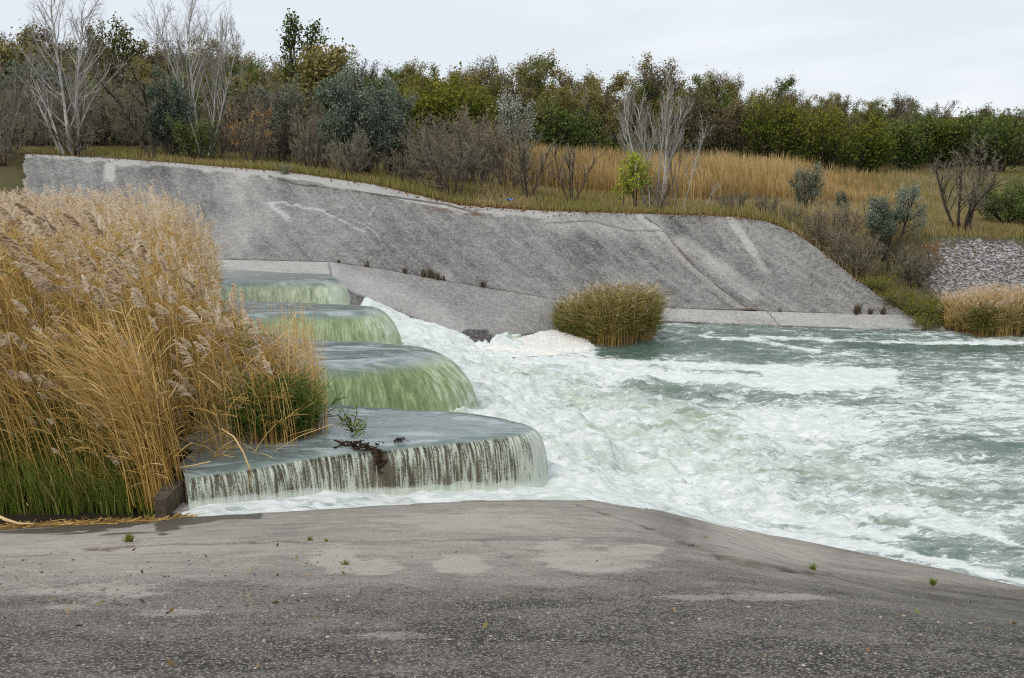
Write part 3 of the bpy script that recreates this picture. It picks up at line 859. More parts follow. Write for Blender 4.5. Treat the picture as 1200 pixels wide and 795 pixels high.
# cream foam heaped in the corner by the island
xs = np.arange(PZ(560, 410, ZD)[0], PZ(705, 405, ZD)[0], .03)
ys = np.arange(PZ(620, 425, ZD)[1], PZ(650, 383, ZD)[1] + .4, .04)
GX, GY = np.meshgrid(xs, ys)
px, py = proj(GX, GY, ZD + 0 * GX)
inside = np.minimum(np.minimum((py - np.interp(px, [560, 570, 600, 655, 690, 700], [412, 406, 397, 386, 400, 408])) / 5, (np.interp(px, [560, 600, 640, 690, 700], [411, 417, 419, 414, 408]) - py) / 5), 1)
inside = inside + 1.5 * (fbm(GX * 2.2, GY * 2.2, 121, 5) - .5)
h = .09 * sstep(-.1, 1, inside) + .07 * (fbm(GX * 3, GY * 3, 122, 4) - .5) * sstep(0, .5, inside) + .04 * (1 - np.abs(2 * fbm(GX * 7, GY * 7, 123, 3) - 1))
keep = inside > -.05
idx = grid_quads(len(ys), len(xs))
idx = idx[keep.ravel()[idx].all(1)]
g = MB(); g.add(np.stack([GX, GY, ZD - .02 + h], -1), quads=idx)
t = NT('cream_foam'); co = t.coord()
nn = t.noise(co, 7, 6, .7)
M = t.done(t.bsdf(t.ramp(nn, [(.3, (.62, .60, .54)), (.6, (.78, .765, .72))]), .9, t.bump(nn, .6, .06), .1))
o = g.build('foam', M, smooth=True)
tag(o, 'heap of cream coloured foam caught beside the reed island', 'foam', kind='stuff')

# weir abutment block at the near bank
a = PZ(207, 566, .48); 
def loft_block(name, m, pts, z0, z1, label, cat, top=None):
    g = MB()
    pts = np.array(pts); k = len(pts)
    lo = np.c_[pts, np.full(k, z0)]; hi = np.c_[pts * .985 + pts.mean(0) * .015, np.full(k, z1)]
    mid = np.c_[pts, np.full(k, z1 - .02)]
    V = np.vstack([lo, mid, hi]); q = []
    for r_ in range(2):
        for i in range(k): q.append((r_ * k + i, r_ * k + (i + 1) % k, (r_ + 1) * k + (i + 1) % k, (r_ + 1) * k + i))
    tris = [(2 * k, 2 * k + i, 2 * k + i + 1) for i in range(1, k - 1)]
    g.add(V, quads=q, tris=tris)
    return g.build(name, m)


t = NT('stained_concrete'); co = t.coord(); nn = t.noise(co, 6, 6, .7)
M_STAIN = t.done(t.bsdf(t.ramp(nn, [(.35, (.035, .027, .018)), (.55, (.085, .066, .044)), (.72, (.15, .12, .088))]), .75, t.bump(nn, .7, .03), .3))
p1 = PZ(217.5, 556, .45)[:2]
ab = loft_block('abutment', M_STAIN, [p1 + (-.15, -.70), p1 + (.0, -.74), p1 + (.03, .25), p1 + (-.25, .25)], -.3, .40, '', '')
tag(ab, 'stained concrete end wall where the nearest weir meets the near bank', 'wall')
t = NT('pale_concrete'); nn = t.noise(t.coord(), 14, 5, .65)
M_PALE = t.done(t.bsdf(t.ramp(nn, [(.35, (.22, .2, .18)), (.6, (.42, .4, .37))]), .9, t.bump(nn, .5, .02), .2))
p2 = PZ(207, 611, .03)[:2]
ab = loft_block('concrete_block', M_PALE, [p2 + (-.10, -.04), p2 + (.12, -.06), p2 + (.115, .22), p2 + (-.02, .3), p2 + (-.12, .17)], -.15, .16, '', '')
tag(ab, 'small pale broken concrete block at the foot of the end wall', 'block')
# ---------------------------------------------------------------- plant materials
M_STEM = leaf_mat('reed_stem', [(.12, .075, .025), (.40, .245, .062), (.56, .37, .12), (.68, .52, .27)], .6, .0, .3)
M_RLEAF = leaf_mat('reed_leaf', [(.05, .085, .018), (.15, .15, .03), (.41, .25, .062), (.61, .395, .13), (.75, .59, .34)], .6, .3, .3)
M_PLUME = leaf_mat('reed_plume', [(.46, .34, .22), (.68, .54, .385), (.80, .69, .535), (.86, .79, .67)], .9, .55, .05)
M_GRASS = leaf_mat('grass_blade', [(.045, .08, .010), (.125, .185, .02), (.22, .255, .045), (.42, .36, .13), (.52, .44, .21)], .6, .35, .25)
M_GREENLEAF = leaf_mat('green_reed_leaf', [(.04, .085, .016), (.105, .18, .035), (.19, .26, .06), (.36, .34, .11)], .6, .35, .25)
M_FIELD = leaf_mat('dry_reed', [(.14, .10, .04), (.31, .205, .075), (.47, .32, .13), (.60, .45, .23)], .8, .25, .1)


def ribbon_side(d, rg):
    r = rg.normal(size=d.shape); s = np.cross(d, r)
    return s / (np.linalg.norm(s, axis=1, keepdims=True) + 1e-9)


def reed_arrays(base, h, lean, rg, stemM, leafM, plumeM, nleaf=6, plume=True, rad=.0042, tint=.5, green=0.0, leafscale=1.0, plscale=1.0, nbr=34):
    """reeds standing at base (n,3), height h (n,), lean (n,2) sideways reach of the tip"""
    n = len(base); k = 7
    if n == 0: return
    u = np.linspace(0, 1, k)
    path = base[:, None, :] + np.concatenate([lean[:, None, :] * (.25 * u + .75 * u ** 2.2)[None, :, None], (h[:, None] * (u - .10 * u ** 3 * np.minimum(1, np.linalg.norm(lean, axis=1) / h * 2)[:, None]))[:, :, None]], 2)
    st = np.clip(tint + rg.normal(0, .17, n), .02, .98)
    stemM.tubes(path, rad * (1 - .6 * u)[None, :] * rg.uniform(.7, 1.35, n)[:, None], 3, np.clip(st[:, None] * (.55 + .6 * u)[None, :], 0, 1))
    # leaves, streaming down wind
    m = n * nleaf
    f = rg.uniform(.22, .96, m); idx = np.repeat(np.arange(n), nleaf)
    p0 = np.stack([np.array([np.interp(f, u, np.zeros(k))]) * 0], 0)
    seg = np.clip((f * (k - 1)).astype(int), 0, k - 2); fr = f * (k - 1) - seg
    p0 = path[idx, seg] * (1 - fr)[:, None] + path[idx, seg + 1] * fr[:, None]
    az = rg.uniform(0, 2 * math.pi, m)
    ln = np.linalg.norm(lean[idx], axis=1) / h[idx]
    out = np.stack([np.cos(az), np.sin(az)], 1) * (1 - np.clip(ln * 1.6, 0, .7))[:, None] + lean[idx] / (h[idx][:, None] * .28 + 1e-6) * .55
    out = out / (np.linalg.norm(out, axis=1, keepdims=True) + 1e-9)
    L = rg.uniform(.14, .38, m) * leafscale
    rise = rg.uniform(.15, 1.5, m)
    w = np.array([0, .35, .7, 1.0])
    lp = p0[:, None, :] + np.concatenate([out[:, None, :] * (L[:, None] * (w ** .9)[None, :])[:, :, None], (L[:, None] * (rise[:, None] * w[None, :] - (.12 + .45 * rise * rg.uniform(.2, 1.3, m))[:, None] * w[None, :] ** 2.6))[:, :, None]], 2)
    d = lp[:, 2] - lp[:, 0]
    side = ribbon_side(d, rg)
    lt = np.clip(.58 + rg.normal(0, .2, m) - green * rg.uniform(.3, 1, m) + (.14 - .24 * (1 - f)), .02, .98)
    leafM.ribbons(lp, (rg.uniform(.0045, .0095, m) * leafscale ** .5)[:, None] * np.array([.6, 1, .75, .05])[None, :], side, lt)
    if plume:
        tip = path[:, -1]; d = path[:, -1] - path[:, -3]; d /= np.linalg.norm(d, axis=1, keepdims=True)
        PL = rg.uniform(.22, .40, n) * plscale
        nb = nbr
        wind = np.concatenate([lean / (np.linalg.norm(lean, axis=1, keepdims=True) + .05), np.zeros((n, 1))], 1)
        fr = rg.uniform(0, 1, (n, nb)) ** .9
        droop = np.minimum(1, .35 + np.linalg.norm(lean, axis=1))[:, None]
        ax = tip[:, None, :] + d[:, None, :] * (PL[:, None] * fr)[:, :, None] + wind[:, None, :] * (.30 * PL[:, None] * fr ** 2)[:, :, None]
        ax[:, :, 2] -= .28 * PL[:, None] * fr ** 2 * droop
        bd = d[:, None, :] * .70 + rg.normal(0, .30, (n, nb, 3)) + wind[:, None, :] * rg.uniform(.15, 1.0, (n, nb, 1))
        bd[:, :, 2] -= .18 * droop
        bd /= np.linalg.norm(bd, axis=2, keepdims=True) + 1e-9
        bl = PL[:, None] * (.47 - .31 * fr) * rg.uniform(.7, 1.2, (n, nb))
        a = ax.reshape(-1, 3); bd = bd.reshape(-1, 3); bl = bl.reshape(-1)
        w = np.array([0, .5, 1.0])
        bp = a[:, None, :] + bd[:, None, :] * (bl[:, None] * w[None, :])[:, :, None]
        bp[:, :, 2] -= (bl[:, None] * .25 * w[None, :] ** 2)
        bp[:, :, :2] += (np.repeat(wind[:, :2], nb, 0)[:, None, :]) * (bl[:, None] * .18 * w[None, :] ** 2)[:, :, None]
        pt = np.clip(np.repeat(rg.normal(.55, .14, n), nb) + rg.normal(0, .16, n * nb), 0, 1)
        plumeM.ribbons(bp, (.0095 * plscale ** .5 * rg.uniform(.6, 1.5, len(bl)))[:, None] * np.array([.5, 1, .2])[None, :], ribbon_side(bd, rg), pt)


# ---------------------------------------------------------------- the reed bed on the left
def xr(y): return np.interp(y, [11.6, 11.9, 12.2, 12.7, 13.5, 15, 17, 20, 28], [-4.32, -4.25, -3.9, -2.9, -2.85, -3.35, -4.6, -6.2, -8.35])
def xl(y): return -(.60 * y + 2.2)


def bed_points(n, y0, y1, rg, pw=1.0):
    y = y0 + (y1 - y0) * rg.uniform(0, 1, n) ** pw
    a, b = xl(y), xr(y)
    x = a + (b - a) * rg.uniform(0, 1, n)
    return x, y


def bed_height(x, y, rg):
    e = xr(y) - x                                                        # distance in from the open-water edge
    h = np.interp(e, [0, .4, .9, 1.6, 2.6, 4], [.95, 1.35, 1.75, 2.25, 2.75, 2.95])
    far = sstep(17, 21, y)
    hf = np.interp(e, [0, .25, .6, 1.2, 3, 8], [1.25, 1.9, 2.4, 2.65, 2.74, 2.72])
    return (h * (1 - far) + hf * far) * rg.uniform(.80, 1.06, len(x))


def bed_lean(x, y, h, rg):
    f = np.interp(y, [11.6, 12.5, 14, 18, 21], [.22, .17, .22, .17, .08])
    f = f * np.interp(xr(y) - x, [0, .8, 2], [.35, .7, 1.0])
    f = np.where((y < 12.4) & (x < -3.8), f + .16 * sstep(-7.5, -4.4, x), f)
    f = f * rg.uniform(-.1, 1.9, len(x))
    return np.stack([-f * h, -.2 * f * h + rg.normal(0, .10, len(x)) * h], 1)


def bed_base(x, y):
    z = np.where(y < 13.4, np.where(x < -4.1, z_ground(x, y), .45), .44)
    return np.stack([x, y, np.minimum(z, .5)], 1)


rg = np.random.default_rng(3)
S_, L_, P_, G_ = MB(), MB(), MB(), MB()
for n, y0, y1, pw, nl, tint, gr, rad in [(1150, 11.75, 14.5, 1, 6, .50, .20, .0052), (1350, 13.4, 18.5, 1, 6, .50, .24, .0052), (1500, 18, 24, 1, 6, .62, .02, .0056), (1500, 22, 28.5, 1, 5, .74, -.08, .0065)]:
    x, y = bed_points(n, y0, y1, rg, pw)
    h = bed_height(x, y, rg); ln = bed_lean(x, y, h, rg)
    has = rg.uniform(size=n) < (.17 if y0 < 17 else .6)
    for m_, pl in ((has, True), (~has, False)):
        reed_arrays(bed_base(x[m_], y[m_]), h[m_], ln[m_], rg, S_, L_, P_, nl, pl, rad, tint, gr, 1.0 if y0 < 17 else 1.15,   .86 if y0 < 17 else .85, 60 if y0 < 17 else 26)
# bushy darker-green shoots at the open corner of the bed
n = 260
x = rg.uniform(-3.7, -2.72, n); y = 12.85 + (x + 3.3) * .35 + rg.uniform(0, .7, n)
reed_arrays(np.stack([x, y, np.full(n, .46)], 1), rg.uniform(.35, 1.0, n), np.stack([rg.normal(-.06, .16, n), rg.normal(-.05, .1, n)], 1), rg, S_, G_, P_, 14, False, .004, .3, .55, .8)
# thin upright bare stems at the right edge
n = 190
y = rg.uniform(13.2, 15.6, n); x = xr(y) + rg.uniform(-.35, .28, n)
reed_arrays(np.stack([x, y, np.full(n, .46)], 1), rg.uniform(1.0, 1.75, n), np.stack([rg.normal(-.03, .06, n), rg.normal(0, .05, n)], 1), rg, S_, L_, P_, 2, False, .0042, .80, -.2, .6)
# fan of tall dry stalks by the end wall
n = 260
x = -4.34 + rg.normal(0, .13, n); y = 11.66 + rg.normal(0, .14, n)
hh = rg.uniform(1.5, 2.7, n)
reed_arrays(np.stack([x, y, np.full(n, .08)], 1), hh, np.stack([-hh * rg.uniform(.08, .62, n), rg.normal(0, .12, n) * hh], 1), rg, S_, L_, P_, 5, False, .0046, .58, .05, .8)
n = 700                                                                  # dead broken stalks and litter low in the bed
x, y = bed_points(n, 11.8, 14.2, rg)
a = rg.uniform(0, 6.28, n); l = rg.uniform(.3, .9, n)
b = bed_base(x, y)
e = b + np.stack([np.cos(a) * l, np.sin(a) * l * .6, rg.uniform(.0, .9, n) * l], 1)
S_.tubes(np.stack([b, (b + e) / 2 + (0, 0, .05), e], 1), .0045, 3, rg.uniform(.2, .9, n))
bed = thing('reed_bed', 'wide bed of golden wind-bent reeds filling the upper pool beside the waterfalls', 'reeds')
tag(bed, kind='stuff')
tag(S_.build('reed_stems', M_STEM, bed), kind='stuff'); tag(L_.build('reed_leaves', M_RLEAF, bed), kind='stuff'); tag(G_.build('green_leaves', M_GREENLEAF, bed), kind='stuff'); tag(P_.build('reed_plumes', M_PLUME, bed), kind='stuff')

# single tall reeds with plumes
VAR = []
for v in range(9):
    s, l, p = MB(), MB(), MB()
    h = np.array([1.0 * rg.uniform(2.5, 2.9)]); f = [.16, .24, .3, .34, .2, .27, .36, .12, .22][v]
    reed_arrays(np.zeros((1, 3)), h, np.array([[-f * h[0], -.2 * f * h[0] + rg.normal(0, .1)]]), rg, s, l, p, 11, True, .0055, .62, .12, 1.0, 1.0, 170)
    VAR.append((s.build('stem', M_STEM), l.build('leaves', M_RLEAF), p.build('plume', M_PLUME)))
n = 250
u = rg.uniform(0, 1, n)
y = np.where(u < .62, rg.uniform(11.8, 13.5, n), rg.uniform(13.5, 18, n))
x = xl(y) + 1.6 + (xr(y) - xl(y) - 1.75) * rg.uniform(0, 1, n)
h = bed_height(x, y, rg)
order = rg.permutation(n); bb = bed_base(x, y)
RL = 'tall golden reed whose pinkish feathery plume leans left above the bed'
for j, i in enumerate(order):
    src = VAR[j % 9]
    e = thing('plumed_reed', RL, 'reed', bb[i], rg.normal(0, .22), 'plumed reeds rising from the reed bed')
    sc_ = h[i] / 2.6 * (rg.uniform(.50, 1.04) if y[i] < 13.5 else rg.uniform(.85, 1.12))
    e.scale = (sc_,) * 3
    for q in src:
        c = q if j < 9 else q.copy()
        if j >= 9: COL.objects.link(c)
        c.parent = e
# fallen reed stick and bent straw over the first fall
def stick(name, pts, rad, m, label, cat, tint=.6, sides=5):
    g = MB(); g.tubes(np.array(pts, float)[None], np.array(rad)[None] if np.ndim(rad) else rad, sides, tint)
    return tag(g.build(name, m, smooth=True), label, cat)


stick('broken_reed', [PZ(205, 549, .52), PZ(225, 546, .56), PZ(247, 541, .60)], [.012, .012, .008], M_STEM, 'broken dry reed stalk lying at the pool edge above the end wall', 'reed stalk', .85)
stick('bent_reed', [PZ(262, 500, .9) + (0, -.1, 0), PZ(274, 512, .9), PZ(285, 530, .72), PZ(292, 548, .55), PZ(294, 562, .36), PZ(293, 576, .22)], [.008, .010, .010, .014, .020, .006], M_STEM, 'straw coloured bent reed hanging over the lip of the nearest waterfall', 'reed stalk', .8)

# ---------------------------------------------------------------- grass in front of the bed
g = MB(); n = 5200
x = rg.uniform(-9.5, -4.28, n); y = 11.62 + rg.uniform(0, 1, n) ** 1.5 * 1.25 - .12 * sstep(-5, -4.2, x)
h = rg.uniform(.22, .85, n) * np.interp(x, [-6.5, -4.9, -4.3], [1.0, .95, .55])
b = np.stack([x, y, z_ground(x, y) - .02], 1)
ln = np.stack([rg.normal(-.12, .2, n) * h, rg.normal(-.08, .15, n) * h], 1)
w = np.linspace(0, 1, 4)
path = b[:, None, :] + np.concatenate([ln[:, None, :] * (w ** 2)[None, :, None], (h[:, None] * w[None, :])[:, :, None]], 2)
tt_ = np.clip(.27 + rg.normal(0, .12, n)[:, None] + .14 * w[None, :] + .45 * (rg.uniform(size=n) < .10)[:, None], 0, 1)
g.ribbons(path, (rg.uniform(.004, .008, n))[:, None] * np.array([1, .9, .6, .1])[None, :], ribbon_side(path[:, 3] - path[:, 0] + .001, rg), tt_)
tag(g.build('grass', M_GRASS), 'fresh green grass at the foot of the golden reed bed', 'grass', kind='stuff')

# dark plant litter on the concrete edge
g = MB(); n = 900
px_ = rg.uniform(-40, 225, n); py_ = 611 + rg.normal(3, 5, n) + 6 * (px_ < 70) * rg.uniform(0, 1, n)
b = np.array([PZ(a, c, .07) for a, c in zip(px_, py_)])
b[:, 2] = np.maximum(z_near(b[:, 0], b[:, 1]), z_ground(b[:, 0], b[:, 1])) + .012
a = rg.uniform(0, 6.28, n); l = rg.uniform(.03, .26, n)
e = b + np.stack([np.cos(a) * l, np.sin(a) * l * .7, rg.uniform(0, .12, n) * l], 1)
g.tubes(np.stack([b, e], 1), rg.uniform(.002, .006, n)[:, None], 3, np.clip(rg.normal(.25, .28, n), 0, 1))
tag(g.build('plant_litter', M_STEM), 'dark broken reed litter along the edge of the paved bank', 'litter', kind='stuff')
stick('dead_branch', [PZ(-6, 603, .25), PZ(6, 609, .2), PZ(22, 614, .14), PZ(40, 614, .12)], [.02, .022, .018, .01], M_STEM, 'pale curved dead reed stalk on the ground at the left end of the grass', 'reed stalk', .95)

# ---------------------------------------------------------------- driftwood and shoots on the nearest lobe
M_DARKWOOD = bark_mat('wet_wood', (.018, .012, .008), (.07, .045, .028), 9)
P = lambda x, y, z=.52: PZ(x, y, z)


def snag(label, spine, n, ln, rad, seed):
    q = np.random.default_rng(seed); g = MB(); sp = np.array(spine)
    u = q.uniform(0, 1, n) * (len(sp) - 1); i = np.minimum(u.astype(int), len(sp) - 2)
    c = sp[i] + (sp[i + 1] - sp[i]) * (u - i)[:, None] + q.normal(0, .025, (n, 3)) * (1, 1, .6)
    d = (sp[i + 1] - sp[i]); d /= np.linalg.norm(d, axis=1, keepdims=True); d = d * .8 + q.normal(0, .5, (n, 3)) * (1, 1, .5)
    L = q.uniform(.4, 1.2, n)[:, None] * ln
    b = q.normal(0, .12, (n, 3)) * L
    g.tubes(np.stack([c - d * L * .5, c - d * L * .15 + b, c + d * L * .2 + b * .6, c + d * L * .5], 1), q.uniform(.4, 1.3, n)[:, None] * rad * np.array([.5, 1, .9, .3])[None], 5, .5)
    return tag(g.build('driftwood', M_DARKWOOD, smooth=False), label, 'driftwood')


snag('dark wet driftwood caught on the lip of the nearest waterfall', [P(399, 519), P(412, 521, .54), P(426, 523, .56), P(436, 526, .55), P(443, 532, .50), P(446, 543, .36), P(445, 556, .16)], 70, .20, .016, 5)
snag('small dark clump of twigs standing on the smooth nearest lobe', [P(464, 517), P(469, 515.5, .56), P(474, 517)], 18, .10, .009, 6)
snag('tiny dark bit of wood between the two larger driftwood pieces', [P(443, 518.5), P(448, 518.2, .54)], 7, .06, .009, 7)
pl = thing('water_plant', 'leafy green shoot leaning over the smooth water beside the reeds', 'plant', P(412, 507))
loc = np.array(pl.location)
sg, lg = MB(), MB()
for tx, ty, tz in [(428, 490, .85), (418, 482, .8), (408, 487, .75), (430, 502, .65), (398, 492, .7), (402, 482, .85), (421, 497, .9)]:
    a = np.zeros(3); e = PZ(tx, ty, tz) - loc; m = .5 * e + (.02, 0, .05)
    sg.tubes(np.stack([a, m, e])[None], np.array([[.006, .005, .002]]), 4, .4)
    k = 16; f = rg.uniform(.3, 1.05, k)[:, None]
    lg.leaves(a * (1 - f) + e * f + rg.normal(0, .02, (k, 3)), rg.uniform(.06, .15, k), rg.uniform(.05, .45, k), .2, rg, .1)
sg.build('stem', M_DARKWOOD, pl); lg.build('leaves', M_GRASS, pl)

# ---------------------------------------------------------------- clumps of reed standing in the basin
def clump(label, pxs, pys, z, zt, n, rg, tint, green, cat='reeds', hvar=.12, lean=.05, plume=.5, leafm=None, nl=9, ptint=None, name='reed_clump', rad=.006, ls=1.1, h_edge=.8):
    """pxs left and right end on the photo, pys the front and back line of its foot, zt function of 0..1 across giving the height"""
    c = PZ(.5 * (pxs[0] + pxs[1]), pys[0], z); wild = rg.uniform(size=n) < .07
    root = thing(name, label, cat, c)
    u = rg.uniform(0, 1, n); w = rg.uniform(0, 1, n)
    fr = np.interp(u, np.linspace(0, 1, len(pys[1])), pys[1]) if np.ndim(pys[1]) else np.full(n, pys[0])
    px = pxs[0] + (pxs[1] - pxs[0]) * u
    b = np.array([PZ(a, f, z) for a, f in zip(px, fr)])
    b[:, 1] += w * pys[2]; b[:, 0] *= 1 + w * pys[2] / b[:, 1]
    h = np.interp(u, np.linspace(0, 1, len(zt)), zt) * rg.uniform(1 - hvar, 1 + hvar * .6, n)
    ln = np.stack([(rg.normal(-lean, .10, n) + .05 * (u - .5) + wild * rg.normal(0, .35, n)) * h, rg.normal(-.10, .10, n) * h - wild * .25 * h], 1)
    s, l, p = MB(), MB(), MB()
    has = rg.uniform(size=n) < plume
    for m_, pp in ((has, True), (~has, False)):
        if m_.sum(): reed_arrays(b[m_] - c, h[m_], ln[m_], rg, s, l, p, nl, pp, rad, tint, green, ls, .75, 14)
    s.build('stems', M_STEM, root); l.build('leaves', leafm or M_RLEAF, root)
    if plume > 0: p.build('plumes', M_PLUME, root)
    return root


M_ISL = leaf_mat('island_leaf', [(.07, .11, .018), (.15, .17, .035), (.27, .22, .07), (.40, .30, .13), (.52, .40, .22)], .7, .3, .2)
clump('round clump of olive and tan reeds standing in the water beside the cream foam', (656, 768), (406, [392, 401, 408, 409, 405, 400], 1.9), ZD - .05, [.6, 1.15, 1.48, 1.5, 1.48, 1.36], 1000, rg, .45, .26, plume=.30, leafm=M_ISL, lean=-.01, rad=.005, nl=15, hvar=.46, ls=1.25)
clump('dense green reeds at the left foot of the round island clump', (655, 702), (400, [393, 402, 407], 1.0), ZD - .05, [.5, .8, .75], 260, rg, .15, .5, plume=0, leafm=M_ISL, nl=12, lean=.06)
clump('large tan and olive reed clump at the far water edge beside the paved bank', (1118, 1182), (397, [393, 397, 398], 1.6), ZD - .05, [.75, 1.0, 1.1, 1.15], 520, rg, .55, .05, plume=.3, leafm=M_ISL, nl=10)
clump('pale straw reeds rising above the tan clump at the far water edge', (1105, 1215), (392, [386, 389, 389], 1.8), ZD + .1, [.9, 1.15, 1.3, 1.1], 420, rg, .85, -.25, plume=.6, nl=6)
clump('tan reeds at the far water edge, cut by the right border', (1180, 1260), (398, [397, 398, 398], 1.8), ZD - .05, [1.0, 1.3, 1.4], 420, rg, .65, .0, plume=.4, leafm=M_ISL, nl=9)
clump('small bright green reed tuft within the tan clump at the far water edge', (1140, 1158), (398, [397, 398], .5), ZD - .05, [.9, 1.0], 90, rg, .1, .6, plume=0, leafm=M_ISL, nl=10)
# ---------------------------------------------------------------- trees
def skel(rg, stems=1, n=(8, 6, 5), ang=(38, 42, 45), lr=(.55, .5, .45), f0=(.25, .2, .15), wob=(.10, .16, .22), up=(.10, .08, .05), spread=.15, lean=(0, 0), stemlen=(.8, 1.0), fork_z=0.0):
    lv = [[] for _ in range(len(n) + 1)]
    stack = []
    for i in range(stems):
        a = 2 * math.pi * i / stems + rg.uniform(-.5, .5)
        sp = spread * rg.uniform(.5, 1.2) if stems > 1 else spread * rg.uniform(0, .4)
        d = np.array([math.cos(a) * sp + lean[0], math.sin(a) * sp + lean[1], 1.0])
        stack.append((np.array([math.cos(a), math.sin(a), 0]) * .012 * stems, d / np.linalg.norm(d), rg.uniform(*stemlen), 0))
    k = 6
    while stack:
        p, d, L, l = stack.pop()
        pts = [p]
        for i in range(k - 1):
            d = d + rg.normal(0, wob[min(l, len(wob) - 1)], 3) + np.array((0, 0, up[min(l, len(up) - 1)]))
            d /= np.linalg.norm(d)
            pts.append(pts[-1] + d * L / (k - 1))
        pts = np.array(pts); lv[l].append(pts)
        if l < len(n):
            m = max(1, int(round(n[l] * rg.uniform(.75, 1.25))))
            for j in range(m):
                f = f0[l] + (1 - f0[l]) * (j + rg.uniform(0, 1)) / m
                x = f * (k - 1); i0 = min(int(x), k - 2)
                q = pts[i0] + (pts[i0 + 1] - pts[i0]) * (x - i0)
                dd = pts[i0 + 1] - pts[i0]; dd /= np.linalg.norm(dd)
                r = np.cross(dd, rg.normal(size=3)); r /= np.linalg.norm(r)
                a = R(ang[l]) * rg.uniform(.6, 1.3)
                stack.append((q, dd * math.cos(a) + r * math.sin(a), L * lr[l] * (1.1 - .6 * f) * rg.uniform(.7, 1.25), l + 1))
    return [np.array(x) for x in lv if len(x)]


def fit(lv, H, W, xoff=0.0):
    allp = np.concatenate([x.reshape(-1, 3) for x in lv])
    zmax = np.percentile(allp[:, 2], 99.6)
    wx = np.percentile(np.abs(allp[:, :2] - np.median(allp[:, :2], 0)), 98)
    s = np.array((W / 2 / wx, W / 2 / wx, H / zmax))
    return [x * s for x in lv]


def wood(mb, lv, r0, rmin, taper=.5, tint=.5):
    for l, p in enumerate(lv):
        n, k, _ = p.shape
        r = max(rmin, r0 * (.42 ** l))
        t = np.linspace(1, .38 if l < len(lv) - 1 else .3, k)
        if l == 0: t[0] = 1.35
        mb.tubes(p, np.maximum(rmin * .55, r * t)[None, :] * np.ones((n, 1)), 6 if l == 0 else (4 if l == 1 else 3), tint)


BARK = dict(white=bark_mat('pale_bark', (.24, .225, .20), (.60, .585, .55), 6), grey=bark_mat('grey_bark', (.09, .08, .07), (.24, .22, .2), 9),
            brown=bark_mat('brown_bark', (.045, .034, .026), (.13, .10, .08), 9), dark=bark_mat('dark_bark', (.028, .023, .018), (.09, .072, .056), 9),
            twig=bark_mat('brown_twigs', (.13, .112, .078), (.30, .262, .19), 5), ptwig=bark_mat('pale_twigs', (.15, .132, .112), (.36, .325, .285), 5))
LEAF = dict(
    olive=leaf_mat('olive_leaves', [(0.042, 0.050, 0.015), (0.115, 0.119, 0.035), (0.220, 0.201, 0.065), (0.325, 0.259, 0.105)], .8, .25, .1),
    brown=leaf_mat('brown_leaves', [(.045, .038, .022), (.11, .092, .05), (.18, .145, .08), (.24, .195, .115)], .8, .2, .1),
    green=leaf_mat('green_leaves', [(0.027, 0.046, 0.014), (0.068, 0.105, 0.024), (0.134, 0.182, 0.042), (0.230, 0.250, 0.068)], .8, .25, .1),
    lime=leaf_mat('yellow_green_leaves', [(0.030, 0.049, 0.008), (0.079, 0.104, 0.014), (0.160, 0.178, 0.024), (0.258, 0.233, 0.037)], .8, .3, .1),
    bluish=leaf_mat('bluish_leaves', [(0.030, 0.048, 0.034), (0.078, 0.110, 0.074), (0.162, 0.204, 0.150), (0.300, 0.348, 0.282)], .7, .2, .15),
    silver=leaf_mat('silver_leaves', [(.048, .062, .042), (.125, .15, .105), (.24, .265, .205), (.44, .46, .39)], .7, .2, .15),
    sap=leaf_mat('sapling_leaves', [(0.120, 0.192, 0.012), (0.264, 0.360, 0.024), (0.432, 0.504, 0.060), (0.552, 0.528, 0.096)], .7, .35, .1),
    orange=leaf_mat('orange_leaves', [(0.144, 0.060, 0.018), (0.312, 0.144, 0.042), (0.432, 0.228, 0.084), (0.504, 0.336, 0.144)], .8, .3, .1))


def add_leaves(lmb, lv, n, size, rg, jit, zlo=0.0, tbase=.45, tz=.25, tclump=.16, level=-1, aspect=.55, droop=.2):
    tips = lv[level]
    sel = rg.integers(0, len(tips), n)
    f = rg.uniform(.25, 1.0, n) * (tips.shape[1] - 1); i = np.minimum(f.astype(int), tips.shape[1] - 2); fr = (f - i)[:, None]
    p = tips[sel, i] * (1 - fr) + tips[sel, i + 1] * fr + rg.normal(0, jit, (n, 3))
    H = p[:, 2].max()
    keep = p[:, 2] > zlo * H
    p, sel = p[keep], sel[keep]
    ct = rg.normal(0, tclump, len(tips))[sel]
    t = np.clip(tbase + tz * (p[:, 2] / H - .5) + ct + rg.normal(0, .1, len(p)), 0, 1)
    lmb.leaves(p, size * rg.uniform(.6, 1.35, len(p)), t, aspect, rg, droop)


